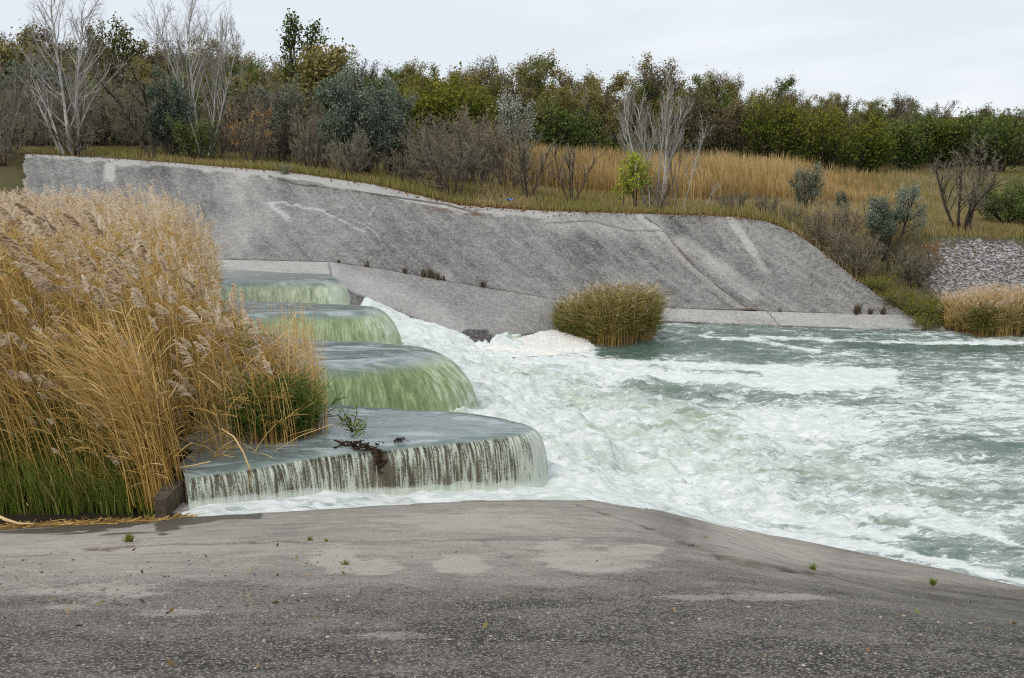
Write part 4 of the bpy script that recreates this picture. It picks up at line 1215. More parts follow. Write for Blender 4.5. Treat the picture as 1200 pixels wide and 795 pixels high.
def make_tree(name, label, cat, pxb, Y, top, x0, x1, seed, bark='brown', twig=None, leaf=None, nleaf=0, lsize=.1, r0=.07, rmin=.008, jit=.06, zlo=.0, group=None, tb=.45, crown_name='crown', droop=.2, tz=.25, yoff=0, **kw):
    rg = np.random.default_rng(seed)
    x = XatY(pxb, Y, 1.5); z = zg(x, Y)
    H = PY(pxb, top, Y)[2] - z
    W = abs(XatY(x1, Y, z + H / 2) - XatY(x0, Y, z + H / 2))
    lv = fit(skel(rg, **kw), H, W)
    root = thing(name, label, cat, (x, Y, z - .05), 0, group)
    tm, wm = MB(), MB()
    wood(tm, lv[:2], r0, rmin * 1.4)
    n2 = lv[2:]
    tm.build('trunk', BARK[bark], root)
    if len(n2):
        for l, p in enumerate(n2):
            nn, k, _ = p.shape
            wm.tubes(p, (rmin * (1.25 if l == 0 else .8) * np.linspace(1, .5, k))[None, :] * np.ones((nn, 1)), 3, .5)
    if leaf:
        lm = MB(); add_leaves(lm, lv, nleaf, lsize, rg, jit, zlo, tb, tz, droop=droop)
        if len(n2): wm.build('twigs', BARK[twig or bark], root)
        lm.build(crown_name, LEAF[leaf], root)
    elif len(n2):
        wm.build('crown', BARK[twig or bark], root)
    return root


BARE = dict(n=(9, 7, 6), ang=(34, 38, 42), lr=(.55, .5, .5), up=(.06, .10, .06))
BUSH = dict(n=(7, 6, 6), ang=(40, 44, 48), lr=(.6, .55, .5), f0=(.08, .1, .1), up=(.03, .05, .03), spread=.75)
# --- trees along the top of the far bank
make_tree('bare_tree', 'tall bare white-barked tree with many ascending limbs at the left end of the paved bank', 'tree', 94, 42.2, -30, 46, 142, 1, 'white', 'ptwig', stems=2, spread=.06, r0=.075, rmin=.005, n=(21, 9, 7), ang=(44, 40, 42), lr=(.46, .5, .5), wob=(.06, .13, .2), up=(.10, .13, .08), f0=(.14, .15, .1))
make_tree('bare_tree', 'pale leaning bare stem spreading left beside the tall white-barked tree', 'tree', 80, 41.6, 62, 38, 92, 2, 'white', 'ptwig', stems=2, spread=.1, lean=(-.42, 0), r0=.05, rmin=.008, n=(7, 6, 5), up=(.05, .1, .05))
make_tree('bare_shrub', 'dark leafless scrub at the foot of the tall white-barked tree', 'shrub', 92, 41.5, 132, 62, 125, 3, 'dark', 'twig', stems=9, **dict(BUSH, n=(6, 6, 5)), r0=.03, rmin=.007)
make_tree('bare_tree', 'leafless grey tree with brown twigs at the left border', 'tree', 14, 41.2, 48, -28, 46, 4, 'grey', 'twig', stems=4, spread=.3, r0=.06, rmin=.009, **BARE)
make_tree('bare_shrub', 'brown leafless shrub below the grey tree at the left border', 'shrub', 12, 40.6, 118, -30, 42, 5, 'dark', 'twig', stems=8, **BUSH, r0=.03, rmin=.007)
make_tree('bare_tree', 'tall pale birch-like bare tree with limbs opening in a wide V', 'tree', 246, 46, -22, 190, 308, 6, 'white', 'ptwig', stems=4, spread=.62, r0=.05, rmin=.0055, n=(13, 9, 7), ang=(40, 40, 42), lr=(.6, .52, .5), wob=(.05, .11, .2), up=(.03, .09, .06), f0=(.28, .15, .1))
make_tree('bare_tree', 'dark brown leafless tree with a leaning trunk beside the blue-green bush', 'tree', 184, 42.6, 72, 122, 212, 7, 'dark', 'twig', stems=2, spread=.25, lean=(-.35, 0), r0=.085, rmin=.008, n=(11, 8, 7), ang=(42, 46, 48), lr=(.6, .5, .5), up=(.08, .06, .04))
make_tree('oleaster', 'dense dark blue-green bush behind the leaning brown trunk', 'tree', 206, 43.2, 82, 176, 238, 8, 'dark', 'twig', 'bluish', 9000, .10, .07, .007, .10, .05, stems=5, spread=.4, n=(9, 6, 4), up=(.08, .1, .05), f0=(.05, .1, .1), tb=.36)
make_tree('oleaster', 'small dark green shrub at the right foot of the blue-green bush', 'shrub', 236, 42.4, 138, 212, 262, 9, 'dark', 'twig', 'green', 3600, .08, .04, .006, .10, stems=6, **dict(BUSH, n=(6, 5, 4)), tb=.45)
make_tree('autumn_shrub', 'thin shrub with scattered orange leaves above the paved bank', 'shrub', 296, 42.6, 118, 266, 322, 10, 'brown', 'twig', 'orange', 520, .10, .035, .006, .06, .3, stems=6, **dict(BUSH, n=(6, 6, 5)), tb=.6)
make_tree('oleaster', 'hazy silver-grey shrub behind the orange-leaved shrub', 'tree', 334, 46.5, 90, 300, 350, 11, 'brown', 'twig', 'silver', 3200, .09, .05, .007, .09, .2, stems=4, spread=.35, n=(8, 6, 5), up=(.06, .08, .05), tb=.38)
make_tree('bare_shrub', 'brown leafless shrub between the silver shrub and the large grey-green oleaster', 'shrub', 366, 43, 128, 338, 396, 12, 'brown', 'twig', None, stems=8, **BUSH, r0=.03, rmin=.007)
make_tree('oleaster', 'large billowing grey-green oleaster above the bend of the paved bank', 'tree', 424, 42.6, 76, 386, 474, 13, 'dark', 'twig', 'bluish', 17000, .10, .09, .007, .13, .08, stems=6, spread=.45, n=(10, 7, 5), ang=(38, 44, 48), up=(.06, .06, .03), f0=(.06, .1, .1), tb=.58, tz=.4)
make_tree('oleaster', 'paler silver oleaster leaning right against the large grey-green one', 'tree', 462, 44, 94, 444, 494, 14, 'brown', 'twig', 'silver', 6500, .10, .06, .007, .11, .15, stems=3, spread=.3, n=(8, 6, 4), tb=.36)
make_tree('bare_shrub', 'brown twiggy shrub in front of the large grey-green oleaster', 'shrub', 414, 40.2, 146, 388, 440, 15, 'brown', 'twig', None, stems=9, **BUSH, r0=.025, rmin=.006)
make_tree('bare_tree', 'dense rounded leafless bush with a thick leaning stem at the bend of the bank', 'tree', 528, 39.6, 130, 478, 588, 16, 'brown', 'twig', None, stems=9, n=(8, 7, 6), ang=(42, 44, 48), lr=(.6, .55, .5), f0=(.1, .1, .1), up=(.05, .05, .03), spread=.6, r0=.045, rmin=.006)
make_tree('bare_shrub', 'low dark thicket of twigs left of the rounded leafless bush', 'shrub', 482, 41.5, 168, 448, 520, 17, 'dark', 'twig', 'brown', 900, .07, .03, .007, .08, stems=10, **BUSH, tb=.3)
make_tree('oleaster', 'small silver-leaved tree shining at the edge of the golden field', 'tree', 600, 50, 108, 570, 630, 18, 'dark', 'twig', 'silver', 4200, .10, .07, .006, .12, .50, stems=4, spread=.5, n=(8, 6, 4), up=(.04, .05, .02), tb=.80)
make_tree('autumn_shrub', 'leafless shrub with a few peach leaves behind the rounded leafless bush', 'shrub', 560, 43.5, 122, 528, 586, 19, 'brown', 'twig', 'orange', 420, .09, .04, .007, .06, .5, stems=6, **BUSH, tb=.75)
make_tree('bare_tree', 'slender leafless brown tree in front of the golden reed field', 'tree', 618, 41.2, 146, 588, 652, 20, 'brown', 'twig', None, stems=4, spread=.28, r0=.05, rmin=.008, n=(8, 7, 6), ang=(34, 40, 44), lr=(.55, .5, .5), up=(.10, .1, .05), f0=(.12, .2, .1))
make_tree('bare_tree', 'small open leafless tree with bent stems before the golden reed field', 'tree', 668, 41.6, 158, 640, 706, 21, 'brown', 'twig', None, stems=4, spread=.55, r0=.045, rmin=.008, n=(7, 5, 4), ang=(36, 42, 44), lr=(.55, .5, .5), up=(.10, .1, .05), f0=(.2, .2, .1))
make_tree('bare_tree', 'tall pale multi-stemmed bare tree rising from the top of the bank', 'tree', 766, 40.6, 80, 728, 808, 22, 'white', 'ptwig', None, stems=6, spread=.36, r0=.040, rmin=.0065, n=(11, 7, 5), ang=(28, 32, 36), lr=(.45, .5, .5), wob=(.05, .12, .2), up=(.05, .14, .1), f0=(.28, .15, .1))
make_tree('bare_shrub', 'dark twigs at the foot of the tall pale multi-stemmed tree', 'shrub', 768, 40.2, 200, 750, 792, 23, 'dark', 'twig', None, stems=8, **dict(BUSH, n=(6, 5, 4)), r0=.02, rmin=.006)
make_tree('sapling', 'young tree with bright yellow-green leaves beside the pale multi-stemmed tree', 'tree', 744, 40.0, 178, 724, 764, 24, 'dark', 'dark', 'sap', 900, .11, .035, .007, .06, .2, stems=2, spread=.12, n=(9, 5, 3), ang=(48, 45, 45), up=(.05, .05, .02), f0=(.2, .2, .1), tb=.5)
make_tree('sapling', 'thin yellow-green sapling left of the bright young tree', 'tree', 731, 40.2, 188, 722, 742, 25, 'dark', 'dark', 'sap', 240, .11, .02, .006, .05, .2, stems=1, n=(8, 4, 2), ang=(48, 45, 45), f0=(.2, .2, .1), tb=.45)
make_tree('sapling', 'whitish leaning bare sapling, tallest of the three right of the pale tree', 'tree', 797, 40.3, 132, 796, 830, 26, 'white', 'ptwig', None, stems=1, lean=(.30, 0), n=(16, 6, 4), ang=(30, 36, 42), r0=.02, rmin=.005, wob=(.05, .15, .2), lr=(.35, .5, .5))
make_tree('sapling', 'brownish bare sapling between the pale tree and the leaning white sapling', 'tree', 790, 40.6, 150, 782, 806, 27, 'grey', 'twig', None, stems=2, lean=(.08, 0), n=(8, 5, 3), ang=(26, 34, 40), r0=.025, rmin=.006)
make_tree('sapling', 'short pale sapling leaning far to the right', 'tree', 822, 40.2, 206, 822, 842, 28, 'white', 'ptwig', None, stems=1, lean=(.55, 0), n=(6, 3, 2), ang=(24, 34, 40), r0=.02, rmin=.006)
make_tree('oleaster', 'blue-green young oleaster standing in the dry grass beyond the bank corner', 'tree', 944, 45, 193, 924, 968, 29, 'dark', 'twig', 'bluish', 5200, .065, .04, .006, .08, .1, stems=4, spread=.4, n=(8, 5, 3), f0=(.1, .1, .1), tb=.5)
make_tree('oleaster', 'small round green shrub right of the young oleaster in the dry grass', 'shrub', 985, 46, 222, 976, 996, 30, 'dark', 'twig', 'bluish', 900, .08, .02, .006, .06, .05, stems=5, **dict(BUSH, n=(5, 4, 3)), tb=.4)
make_tree('oleaster', 'two-stemmed oleaster with bright grey-green crown on the earth slope', 'tree', 1046, 36.2, 218, 1018, 1086, 31, 'dark', 'twig', 'silver', 8000, .06, .055, .006, .08, .3, stems=2, spread=.42, n=(9, 6, 4), ang=(40, 42, 44), up=(.1, .08, .03), f0=(.38, .2, .1), tb=.42, tz=.5)
make_tree('oleaster', 'dark blue-green half of the crown on the earth slope, left of the bright one', 'tree', 1036, 36.8, 232, 1016, 1058, 32, 'dark', 'twig', 'bluish', 5200, .06, .03, .006, .08, .25, stems=3, spread=.4, n=(7, 5, 4), f0=(.3, .2, .1), tb=.42)
make_tree('bare_tree', 'dark leafless tree with a wide fan of twigs above the stony patch', 'tree', 1128, 38.6, 158, 1082, 1182, 33, 'dark', 'twig', None, stems=5, spread=.55, r0=.06, rmin=.0055, n=(9, 8, 7), ang=(34, 38, 42), lr=(.55, .55, .5), up=(.05, .09, .06), f0=(.22, .15, .1))
make_tree('oleaster', 'broad dark green bush at the right border behind the leafless tree', 'shrub', 1186, 42, 208, 1142, 1232, 34, 'dark', 'twig', 'green', 8500, .09, .05, .007, .12, .0, stems=7, **BUSH, tb=.45)
make_tree('bare_shrub', 'brown dry shrub on the earth slope beside the corner of the paved bank', 'shrub', 975, 37.4, 232, 938, 1012, 35, 'brown', 'twig', 'brown', 900, .06, .02, .006, .08, stems=12, **BUSH, tb=.6)
make_tree('bare_shrub', 'low brown shrub against the right edge of the paved bank', 'shrub', 1002, 35.6, 268, 972, 1034, 36, 'brown', 'twig', 'brown', 700, .06, .02, .006, .08, stems=11, **BUSH, tb=.6)
make_tree('bare_shrub', 'reddish brown twiggy shrub between the oleaster and the stony patch', 'shrub', 1076, 35.0, 286, 1052, 1110, 37, 'brown', 'twig', 'brown', 700, .06, .02, .006, .07, stems=12, **BUSH, tb=.35)
make_tree('autumn_shrub', 'small shrub with orange leaves at the left edge of the stony patch', 'shrub', 1096, 35.6, 280, 1086, 1108, 38, 'brown', 'twig', 'orange', 260, .075, .015, .005, .05, .1, stems=5, **dict(BUSH, n=(5, 4, 3)), tb=.5)
make_tree('autumn_shrub', 'small yellow-leaved weed bush at the right corner of the paved bank top', 'shrub', 944, 38.2, 246, 930, 958, 39, 'brown', 'twig', 'lime', 420, .06, .015, .005, .05, .1, stems=6, **dict(BUSH, n=(4, 4, 3)), tb=.9)
for i, (a, top, x0, x1, Y, lab) in enumerate([
        (860, 222, 842, 880, 40.6, 'low brown dry weeds behind the paved bank, left of two alike'), (897, 224, 880, 920, 40.6, 'low brown dry weeds behind the paved bank near its rounded corner'),
        (922, 236, 905, 945, 39.6, 'low dry brown bush just behind the rounded bank corner')]):
    make_tree('bare_shrub', lab, 'shrub', a, Y, top, x0, x1, 50 + i, 'brown', 'twig', 'brown', 500, .05, .015, .005, .07, stems=12, **dict(BUSH, n=(6, 5, 4)), tb=.7)
for i, (a, top, x0, x1, Y, lab) in enumerate([
        (1032, 322, 1016, 1050, 34.2, 'yellow-green weeds where the paved bank meets the earth slope'), (1058, 336, 1040, 1078, 33.4, 'yellow-green weeds halfway down the edge of the paved bank'),
        (1084, 346, 1066, 1102, 32.7, 'yellowish green weeds near the foot of the paved bank'), (1106, 352, 1090, 1124, 32.3, 'green weeds beside the tan reed clump at the water edge'), (1094, 362, 1080, 1110, 32.0, 'lowest green weeds at the corner of the pale strip')]):
    make_tree('weed_clump', lab, 'weeds', a, Y, top, x0, x1, 60 + i, 'brown', 'twig', 'lime', 1500, .06, .012, .004, .08, stems=12, **dict(BUSH, n=(5, 4, 3)), tb=.72)

UG = []
for v in range(3):
    rg = np.random.default_rng(700 + v)
    lv = fit(skel(rg, stems=9, **dict(BUSH, n=(7, 6, 5), spread=.5)), 2.6, 2.4)
    tm, lm = MB(), MB(); wood(tm, lv[:2], .022, .008)
    for p in lv[2:]: lm.tubes(p, (.006 * np.linspace(1, .5, p.shape[1]))[None, :] * np.ones((p.shape[0], 1)), 3, .5)
    UG.append((tm.build('stems', BARK['brown']), lm.build('twigs', BARK['twig'])))
rg = np.random.default_rng(71); k = 0
for px in np.linspace(-40, 590, 27):
    a = px + rg.uniform(-8, 8); Y = rg.uniform(44.5, 53) if px < 480 else rg.uniform(43, 48); x = XatY(a, Y, 3.5)
    zone = 'left of the pale birch-like tree' if a < 200 else 'between the birch-like tree and the large oleaster' if a < 400 else 'behind the rounded leafless bush'
    e = thing('undergrowth_shrub', f'thin leafless brown shrub in the undergrowth {zone}', 'shrub', (x, Y, zg(x, Y) - .05), rg.uniform(0, 6.28), f'leafless undergrowth shrubs {zone}')
    s_ = rg.uniform(.7, 1.45); e.scale = (s_, s_, s_ * rg.uniform(.9, 1.25))
    for q in UG[k % 3]:
        c = q if k < 3 else q.copy()
        if k >= 3: COL.objects.link(c)
        c.parent = e
    k += 1

# --- bright thickets at the edge of the wood
for i, (a, Y, top, x0, x1, lf, tb, lab) in enumerate([
        (905, 88, 118, 872, 944, 'lime', .45, 'large yellow-green thicket at the edge of the wood behind the golden field'), (962, 86, 128, 925, 1005, 'lime', .55, 'brightest yellow-green thicket, in the middle of the wood edge'),
        (1012, 88, 138, 985, 1048, 'lime', .5, 'low yellow-green thicket beside the brightest one'), (1060, 92, 140, 1035, 1090, 'green', .55, 'dark green thicket right of the yellow-green ones'),
        (1105, 92, 140, 1080, 1135, 'lime', .4, 'green thicket behind the leafless tree above the stones'), (1165, 90, 132, 1125, 1215, 'green', .5, 'wide dark green thicket at the right border of the wood'),
        (520, 60, 92, 480, 562, 'lime', .62, 'olive-yellow thicket behind the rounded leafless bush'), (552, 63, 104, 522, 590, 'lime', .5, 'olive thicket left of the silver-leaved tree'),
        (492, 58, 108, 462, 522, 'lime', .55, 'yellowish thicket right of the large oleaster'), (655, 84, 118, 612, 690, 'green', .45, 'dark green thicket behind the silver-leaved tree'),
        (845, 92, 112, 812, 880, 'brown', .5, 'brown-leaved thicket behind the golden field'), (385, 57, 56, 358, 414, 'olive', .65, 'tall olive-green tree left of the large oleaster'),
        (352, 57, 86, 326, 378, 'olive', .5, 'dark olive tree behind the silver-grey shrub'), (125, 54, 96, 98, 152, 'green', .5, 'dark green bush seen through the tall white-barked tree'), (55, 53, 76, 30, 82, 'bluish', .35, 'bluish green bush left of the tall white-barked tree'),
        (45, 56, 50, 10, 70, 'olive', .6, 'yellowish olive tree behind the left border trees'), (275, 56, 92, 240, 312, 'olive', .5, 'olive thicket behind the pale birch-like tree')]):
    tall = top < 60
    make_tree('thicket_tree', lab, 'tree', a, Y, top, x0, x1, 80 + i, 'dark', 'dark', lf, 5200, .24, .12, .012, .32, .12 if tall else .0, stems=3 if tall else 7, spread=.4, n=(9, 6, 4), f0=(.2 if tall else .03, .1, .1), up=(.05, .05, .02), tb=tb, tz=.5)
# tall sparse dark trees that stand out of the skyline on the left
for i, (a, Y, top, x0, x1, lf, lab) in enumerate([
        (154, 58, 24, 130, 178, 'olive', 'tall sparse dark-leaved tree left of the birch-like tree'), (355, 60, 16, 332, 380, 'green', 'tallest sparse dark tree, its top open against the sky'),
        (122, 60, 28, 108, 138, 'olive', 'narrow sparse tree just right of the tall white-barked tree'), (62, 60, 34, 44, 82, 'brown', 'sparse brownish tree behind the left side of the tall white-barked tree')]):
    make_tree('sparse_tree', lab, 'tree', a, Y, top, x0, x1, 120 + i, 'dark', 'dark', lf, 1700, .20, .10, .012, .16, .45, stems=2, spread=.15, n=(9, 6, 4), f0=(.35, .2, .1), ang=(40, 44, 46), up=(.06, .04, .02), tb=.25)

# --- the wood
VARS = []
PHR = [('olive', 'olive-leaved', 2600, .5), ('brown', 'brown-leaved', 2100, .45), ('olive', 'thin-topped olive', 1300, .4), ('green', 'dark green', 2800, .55), ('brown', 'half-bare brown', 900, .55), ('olive', 'yellowish olive', 2400, .72), ('green', 'thinly leaved dark green', 1500, .4), ('brown', 'nearly bare brown', 330, .5)]
for v, (lf, ph, nl, tb) in enumerate(PHR):
    rg = np.random.default_rng(300 + v)
    lv = fit(skel(rg, stems=[1, 2, 2, 3, 2, 2, 1, 3][v], spread=.22, n=(10, 7, 5) if nl < 1400 else (9, 6, 4), ang=(40, 44, 46), lr=(.55, .5, .5), f0=(.3, .2, .1), up=(.05, .06, .03)), 8.0, [4.6, 5.0, 4.4, 5.2, 4.6, 5.2, 4.2, 5.0][v])
    tm, lm = MB(), MB()
    wood(tm, lv, .13, .014)
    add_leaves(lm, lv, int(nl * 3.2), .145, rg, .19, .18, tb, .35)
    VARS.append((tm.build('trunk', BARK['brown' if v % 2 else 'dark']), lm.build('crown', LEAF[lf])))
rg = np.random.default_rng(77)
used = set()
FY = ([-400, 0, 300, 450, 600, 900, 1200, 1600], [56, 58, 60, 66, 88, 97, 106, 110])
SKY = ([-400, 0, 100, 250, 330, 400, 450, 600, 750, 900, 1050, 1150, 1300, 1600], [38, 46, 46, 58, 52, 62, 74, 81, 90, 105, 121, 133, 138, 142])
count = 0
for row in range(4):
    px = -170 + rg.uniform(0, 20)
    while px < 1400:
        Yb = np.interp(px, *FY)
        Y = Yb + [0, 4.5, 9.5, 16][row] + rg.uniform(-1.6, 1.6)
        top = np.interp(px, *SKY) + [20, 8, 1, -2][row] + rg.normal(0, 7 if row < 2 else (11 if px < 800 else 8))
        x = XatY(px, Y, 3); z = zg(x, Y)
        H = max(3.0, PY(px, top, Y)[2] - z)
        v = int(rg.choice(8, p=[.18, .12, .16, .11, .12, .13, .08, .10] if row < 2 else [.11, .11, .20, .07, .19, .07, .10, .15]))
        zone = 'behind the bare white trees' if px < 320 else 'behind the large oleaster' if px < 570 else 'behind the golden reed field' if px < 880 else 'behind the yellow-green thickets'
        place = ['at the wood front', 'second from its front', 'on the skyline', 'at the wood back'][row]
        e = thing('woodland_tree', f'{PHR[v][1]} tree {place} {zone}', 'tree', (x, Y, z - .1), rg.uniform(0, 6.28), f'{PHR[v][1]} trees {place} {zone}')
        s_ = H / 8.0; sw = s_ * rg.uniform(.9, 1.25)
        e.scale = (sw, sw, s_)
        for q in VARS[v]:
            c = q if v not in used else q.copy()
            if v in used: COL.objects.link(c)
            c.parent = e
        used.add(v); count += 1
        px += (4.9 if row < 2 else 4.4) * sw / s_ * .62 * s_ * FPX / Y * rg.uniform(.75, 1.25)
for v, qs in enumerate(VARS):
    if v not in used:
        for q in qs: bpy.data.objects.remove(q)
# dark understorey shrubs that close the foot of the wood
US = []
for v, (lf, nl) in enumerate([('green', 1700), ('olive', 1500), ('brown', 1200)]):
    rg2 = np.random.default_rng(500 + v)
    lv = fit(skel(rg2, stems=8, **dict(BUSH, n=(6, 5, 3))), 3.0, 4.2)
    tm, lm = MB(), MB(); wood(tm, lv[:3], .03, .012); add_leaves(lm, lv, nl, .24, rg2, .22, 0, .3, .5)
    US.append((tm.build('stems', BARK['dark']), lm.build('crown', LEAF[lf])))
k = 0
for row in range(2):
    px = -170
    while px < 1400:
        Y = np.interp(px, *FY) - 1.8 + row * 5 + rg.uniform(-1, 1)
        x = XatY(px, Y, 2.5); z = zg(x, Y); v = k % 3
        zone = 'behind the bare white trees' if px < 320 else 'behind the large oleaster' if px < 570 else 'behind the golden reed field' if px < 880 else 'behind the yellow-green thickets'
        w_ = ['dark green', 'olive', 'brown'][v]; pl_ = ['at the foot of the wood', 'between the trunks of the wood'][row]
        e = thing('understorey_shrub', f'{w_} shrub {pl_} {zone}', 'shrub', (x, Y, z - .1), rg.uniform(0, 6.28), f'{w_} shrubs {pl_} {zone}')
        s_ = rg.uniform(.75, 1.25); e.scale = (s_, s_, s_ * rg.uniform(.8, 1.2))
        for q in US[v]:
            c = q if k < 3 else q.copy()
            if k >= 3: COL.objects.link(c)
            c.parent = e
        k += 1; px += 3.1 * s_ * FPX / Y * rg.uniform(.8, 1.2)

# ---------------------------------------------------------------- the golden reed field and the grass
def blades(mb, x, y, h, hw, lean, tint, rg, k=3):
    n = len(x)
    b = np.stack([x, y, z_ground(x, y) - .03], 1)
    ln = np.stack([rg.normal(lean, .12, n) * h, rg.normal(0, .12, n) * h], 1)
    w = np.linspace(0, 1, k)
    path = b[:, None, :] + np.concatenate([ln[:, None, :] * (w ** 2)[None, :, None], (h[:, None] * w[None, :])[:, :, None]], 2)
    prof = np.interp(w, [0, .6, 1], [.7, 1, .2])
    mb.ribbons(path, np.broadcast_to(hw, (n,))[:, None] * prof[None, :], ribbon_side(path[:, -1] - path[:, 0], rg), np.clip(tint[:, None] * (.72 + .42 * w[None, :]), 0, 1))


rg = np.random.default_rng(9)
g = MB(); n = 26000
y = 46 + 40 * rg.uniform(0, 1, n) ** 1.25
px = rg.uniform(555, 1075, n)
x = (px - 600) / FPX * y * 1.0
dens = sstep(570, 640, px + 40 * (vnoise(x * .3, y * .3, 5) - .5)) * sstep(1075, 960, px + (y - 60) * 2)
keep = (rg.uniform(size=n) < dens) & (y > 47 + 3 * (vnoise(x * .4, 0 * x, 6) - .2))
x, y, px = x[keep], y[keep], px[keep]
lowp = sstep(900, 1010, px)
h = (1.9 - 1.1 * lowp) * rg.uniform(.65, 1.08, len(x)) * (.75 + .5 * vnoise(x * .5, y * .5, 8))
tn = np.clip(.62 + rg.normal(0, .16, len(x)) + .5 * (vnoise(x * .35, y * .25, 12) - .5) - .12 * lowp, 0, 1)
blades(g, x, y, h, rg.uniform(.012, .03, len(x)), -.06, tn, rg, 4)
tag(g.build('reed_field', M_FIELD), 'field of golden dry reeds between the bank trees and the wood', 'reeds', kind='stuff')

g = MB(); n = 110000
y = np.where(rg.uniform(size=n) < .7, 37.5 + 12 * rg.uniform(0, 1, n) ** 1.3, rg.uniform(32, 62, n))
px = rg.uniform(-60, 1290, n)
far_ = rg.uniform(size=n) < .25
px = np.where(far_, rg.uniform(900, 1290, n), px); y = np.where(far_, rg.uniform(40, 100, n), y)
x = (px - 600) / FPX * y
ok = y > itp(x, E, 1) + .15 + .25 * rg.uniform(0, 1, n)
ok &= ~((np.hypot((px - 1150) / 78, (proj(x, y, z_ground(x, y))[1] - 318) / 36) < 1) & (rg.uniform(size=n) < .93))
ok &= ~((x < -14) & (y - itp(x, E, 1) < 1.6) & (rg.uniform(size=n) < .7))
x, y, px = x[ok], y[ok], px[ok]
nz = fbm(x * .3, y * .3, 15, 4)
grn = np.clip(sstep(.45, .62, nz) * .7 + sstep(70, 20, np.abs(px - 660)) * sstep(3.5, 1, y - itp(x, E, 1)) * .7 + sstep(1130, 1180, px) * .6, 0, 1)
grn = grn * np.where(px < 560, .35, .62)
tn = np.clip(.88 - .62 * grn + rg.normal(0, .13, len(x)) - .25 * (px < 560) * (1 - grn), 0, 1)
dryr = sstep(820, 900, px) * sstep(1120, 1050, px)
h = rg.uniform(.10, .34, len(x)) * (1 + 1.2 * dryr * rg.uniform(0, 1, len(x))) * (.7 + .6 * nz)
blades(g, x, y, h, rg.uniform(.010, .022, len(x)), -.05, tn, rg, 3)
tag(g.build('grass', leaf_mat('meadow_grass', [(.075, .115, .02), (.17, .20, .042), (.27, .245, .075), (.33, .25, .115), (.46, .365, .19)], .8, .25, .1)), 'rough autumn grass, green and straw coloured, on the land beyond the far bank', 'grass', kind='stuff')

# fallen leaves along the top of the far bank
g = MB(); n = 3200
i = rg.uniform(0, 1, n); x = E[2, 0] + (14.5 - E[2, 0]) * i
off = rg.normal(.15, .38, n)
y = itp(x, E, 1) + off
dens = np.interp(x, [-18, -13, -8, -5, -2, 4, 10, 14], [.35, .15, .25, .5, 1, .7, .9, .9])
keep = rg.uniform(size=n) < dens
x, y, off = x[keep], y[keep], off[keep]
z = np.where(off > 0, z_ground(x, y), itp(x, E, 2) + off * .10) + .025
g.leaves(np.stack([x, y, z], 1), rg.uniform(.05, .13, len(x)), np.clip(rg.normal(.45, .25, len(x)), 0, 1), .7, rg, .0)
tag(g.build('fallen_leaves', leaf_mat('fallen_leaf', [(.06, .035, .018), (.14, .075, .03), (.24, .125, .05), (.32, .21, .11)], .9, .1, .1)), 'rusty fallen leaves drifted along the upper edge of the far bank', 'leaves', kind='stuff')

# stones of the pitched patch
g = MB(); n = 3800
t_ = rg.uniform(0, 2 * math.pi, n); r_ = np.sqrt(rg.uniform(0, 1, n))
pts = []
for a, b in zip(1152 + 70 * r_ * np.cos(t_), 318 + 34 * r_ * np.sin(t_)):
    Yv = np.linspace(31.5, 46, 1500); dx, dy, dz = ray(a, b)
    Xv = dx / dy * Yv; Zv = EYE + dz / dy * Yv
    dzv = Zv - z_ground(Xv, Yv); j = int(np.argmax(dzv < 0))
    pts.append((Xv[j], Yv[j], zg(Xv[j], Yv[j])))
pts = np.array(pts)
oc = np.array([(1, 0, 0), (0, 1, 0), (-1, 0, 0), (0, -1, 0), (0, 0, 1), (0, 0, -1)], float)
ot = np.array([(0, 1, 4), (1, 2, 4), (2, 3, 4), (3, 0, 4), (1, 0, 5), (2, 1, 5), (3, 2, 5), (0, 3, 5)])
sz = .022 + .07 * rg.uniform(0, 1, n) ** 2.2; pts[:, :2] += rg.normal(0, .08, (n, 2)); pts[:, 2] = z_ground(pts[:, 0], pts[:, 1])
V = pts[:, None, :] + oc[None] * sz[:, None, None] * rg.uniform(.6, 1.3, (n, 1, 3)) * np.array([1, 1, .6]) + rg.normal(0, .012, (n, 6, 3))
g.add(V.reshape(-1, 3), tris=(ot[None] + 6 * np.arange(n)[:, None, None]).reshape(-1, 3), tint=np.repeat(np.clip(rg.normal(.5, .25, n), 0, 1), 6))
tag(g.build('gravel', leaf_mat('grey_stones', [(.14, .125, .118), (.30, .28, .275), (.48, .455, .45)], .9, 0, .2)), 'patch of pale grey stones on the earth slope below the leafless tree', 'stones', kind='stuff')

# ---------------------------------------------------------------- small growth and litter
def tuft(name, label, pos, h, n, mat, tint, rg, cat='weed', spread=.35, wid=.006):
    g = MB(); pos = np.array(pos)
    hh = rg.uniform(.5, 1, n) * h
    b = rg.normal(0, .12 * h, (n, 3)); b[:, 2] = 0
    ln = rg.normal(0, spread, (n, 2)) * hh[:, None]
    w = np.linspace(0, 1, 4)
    path = b[:, None, :] + np.concatenate([ln[:, None, :] * (w ** 1.6)[None, :, None], (hh[:, None] * w[None, :])[:, :, None]], 2)
    g.ribbons(path, wid * np.array([.8, 1, .7, .15])[None, :], ribbon_side(path[:, 3] - path[:, 0], rg), np.clip(rg.normal(tint, .12, n), 0, 1))
    o = g.build(name, mat); o.location = pos
    return tag(o, label, cat)


def on_near(px, py):
    z = 0.5
    for _ in range(20):
        p = PZ(px, py, z); z = .5 * z + .5 * float(z_near(np.array([p[0]]), np.array([p[1]]))[0])
    return p


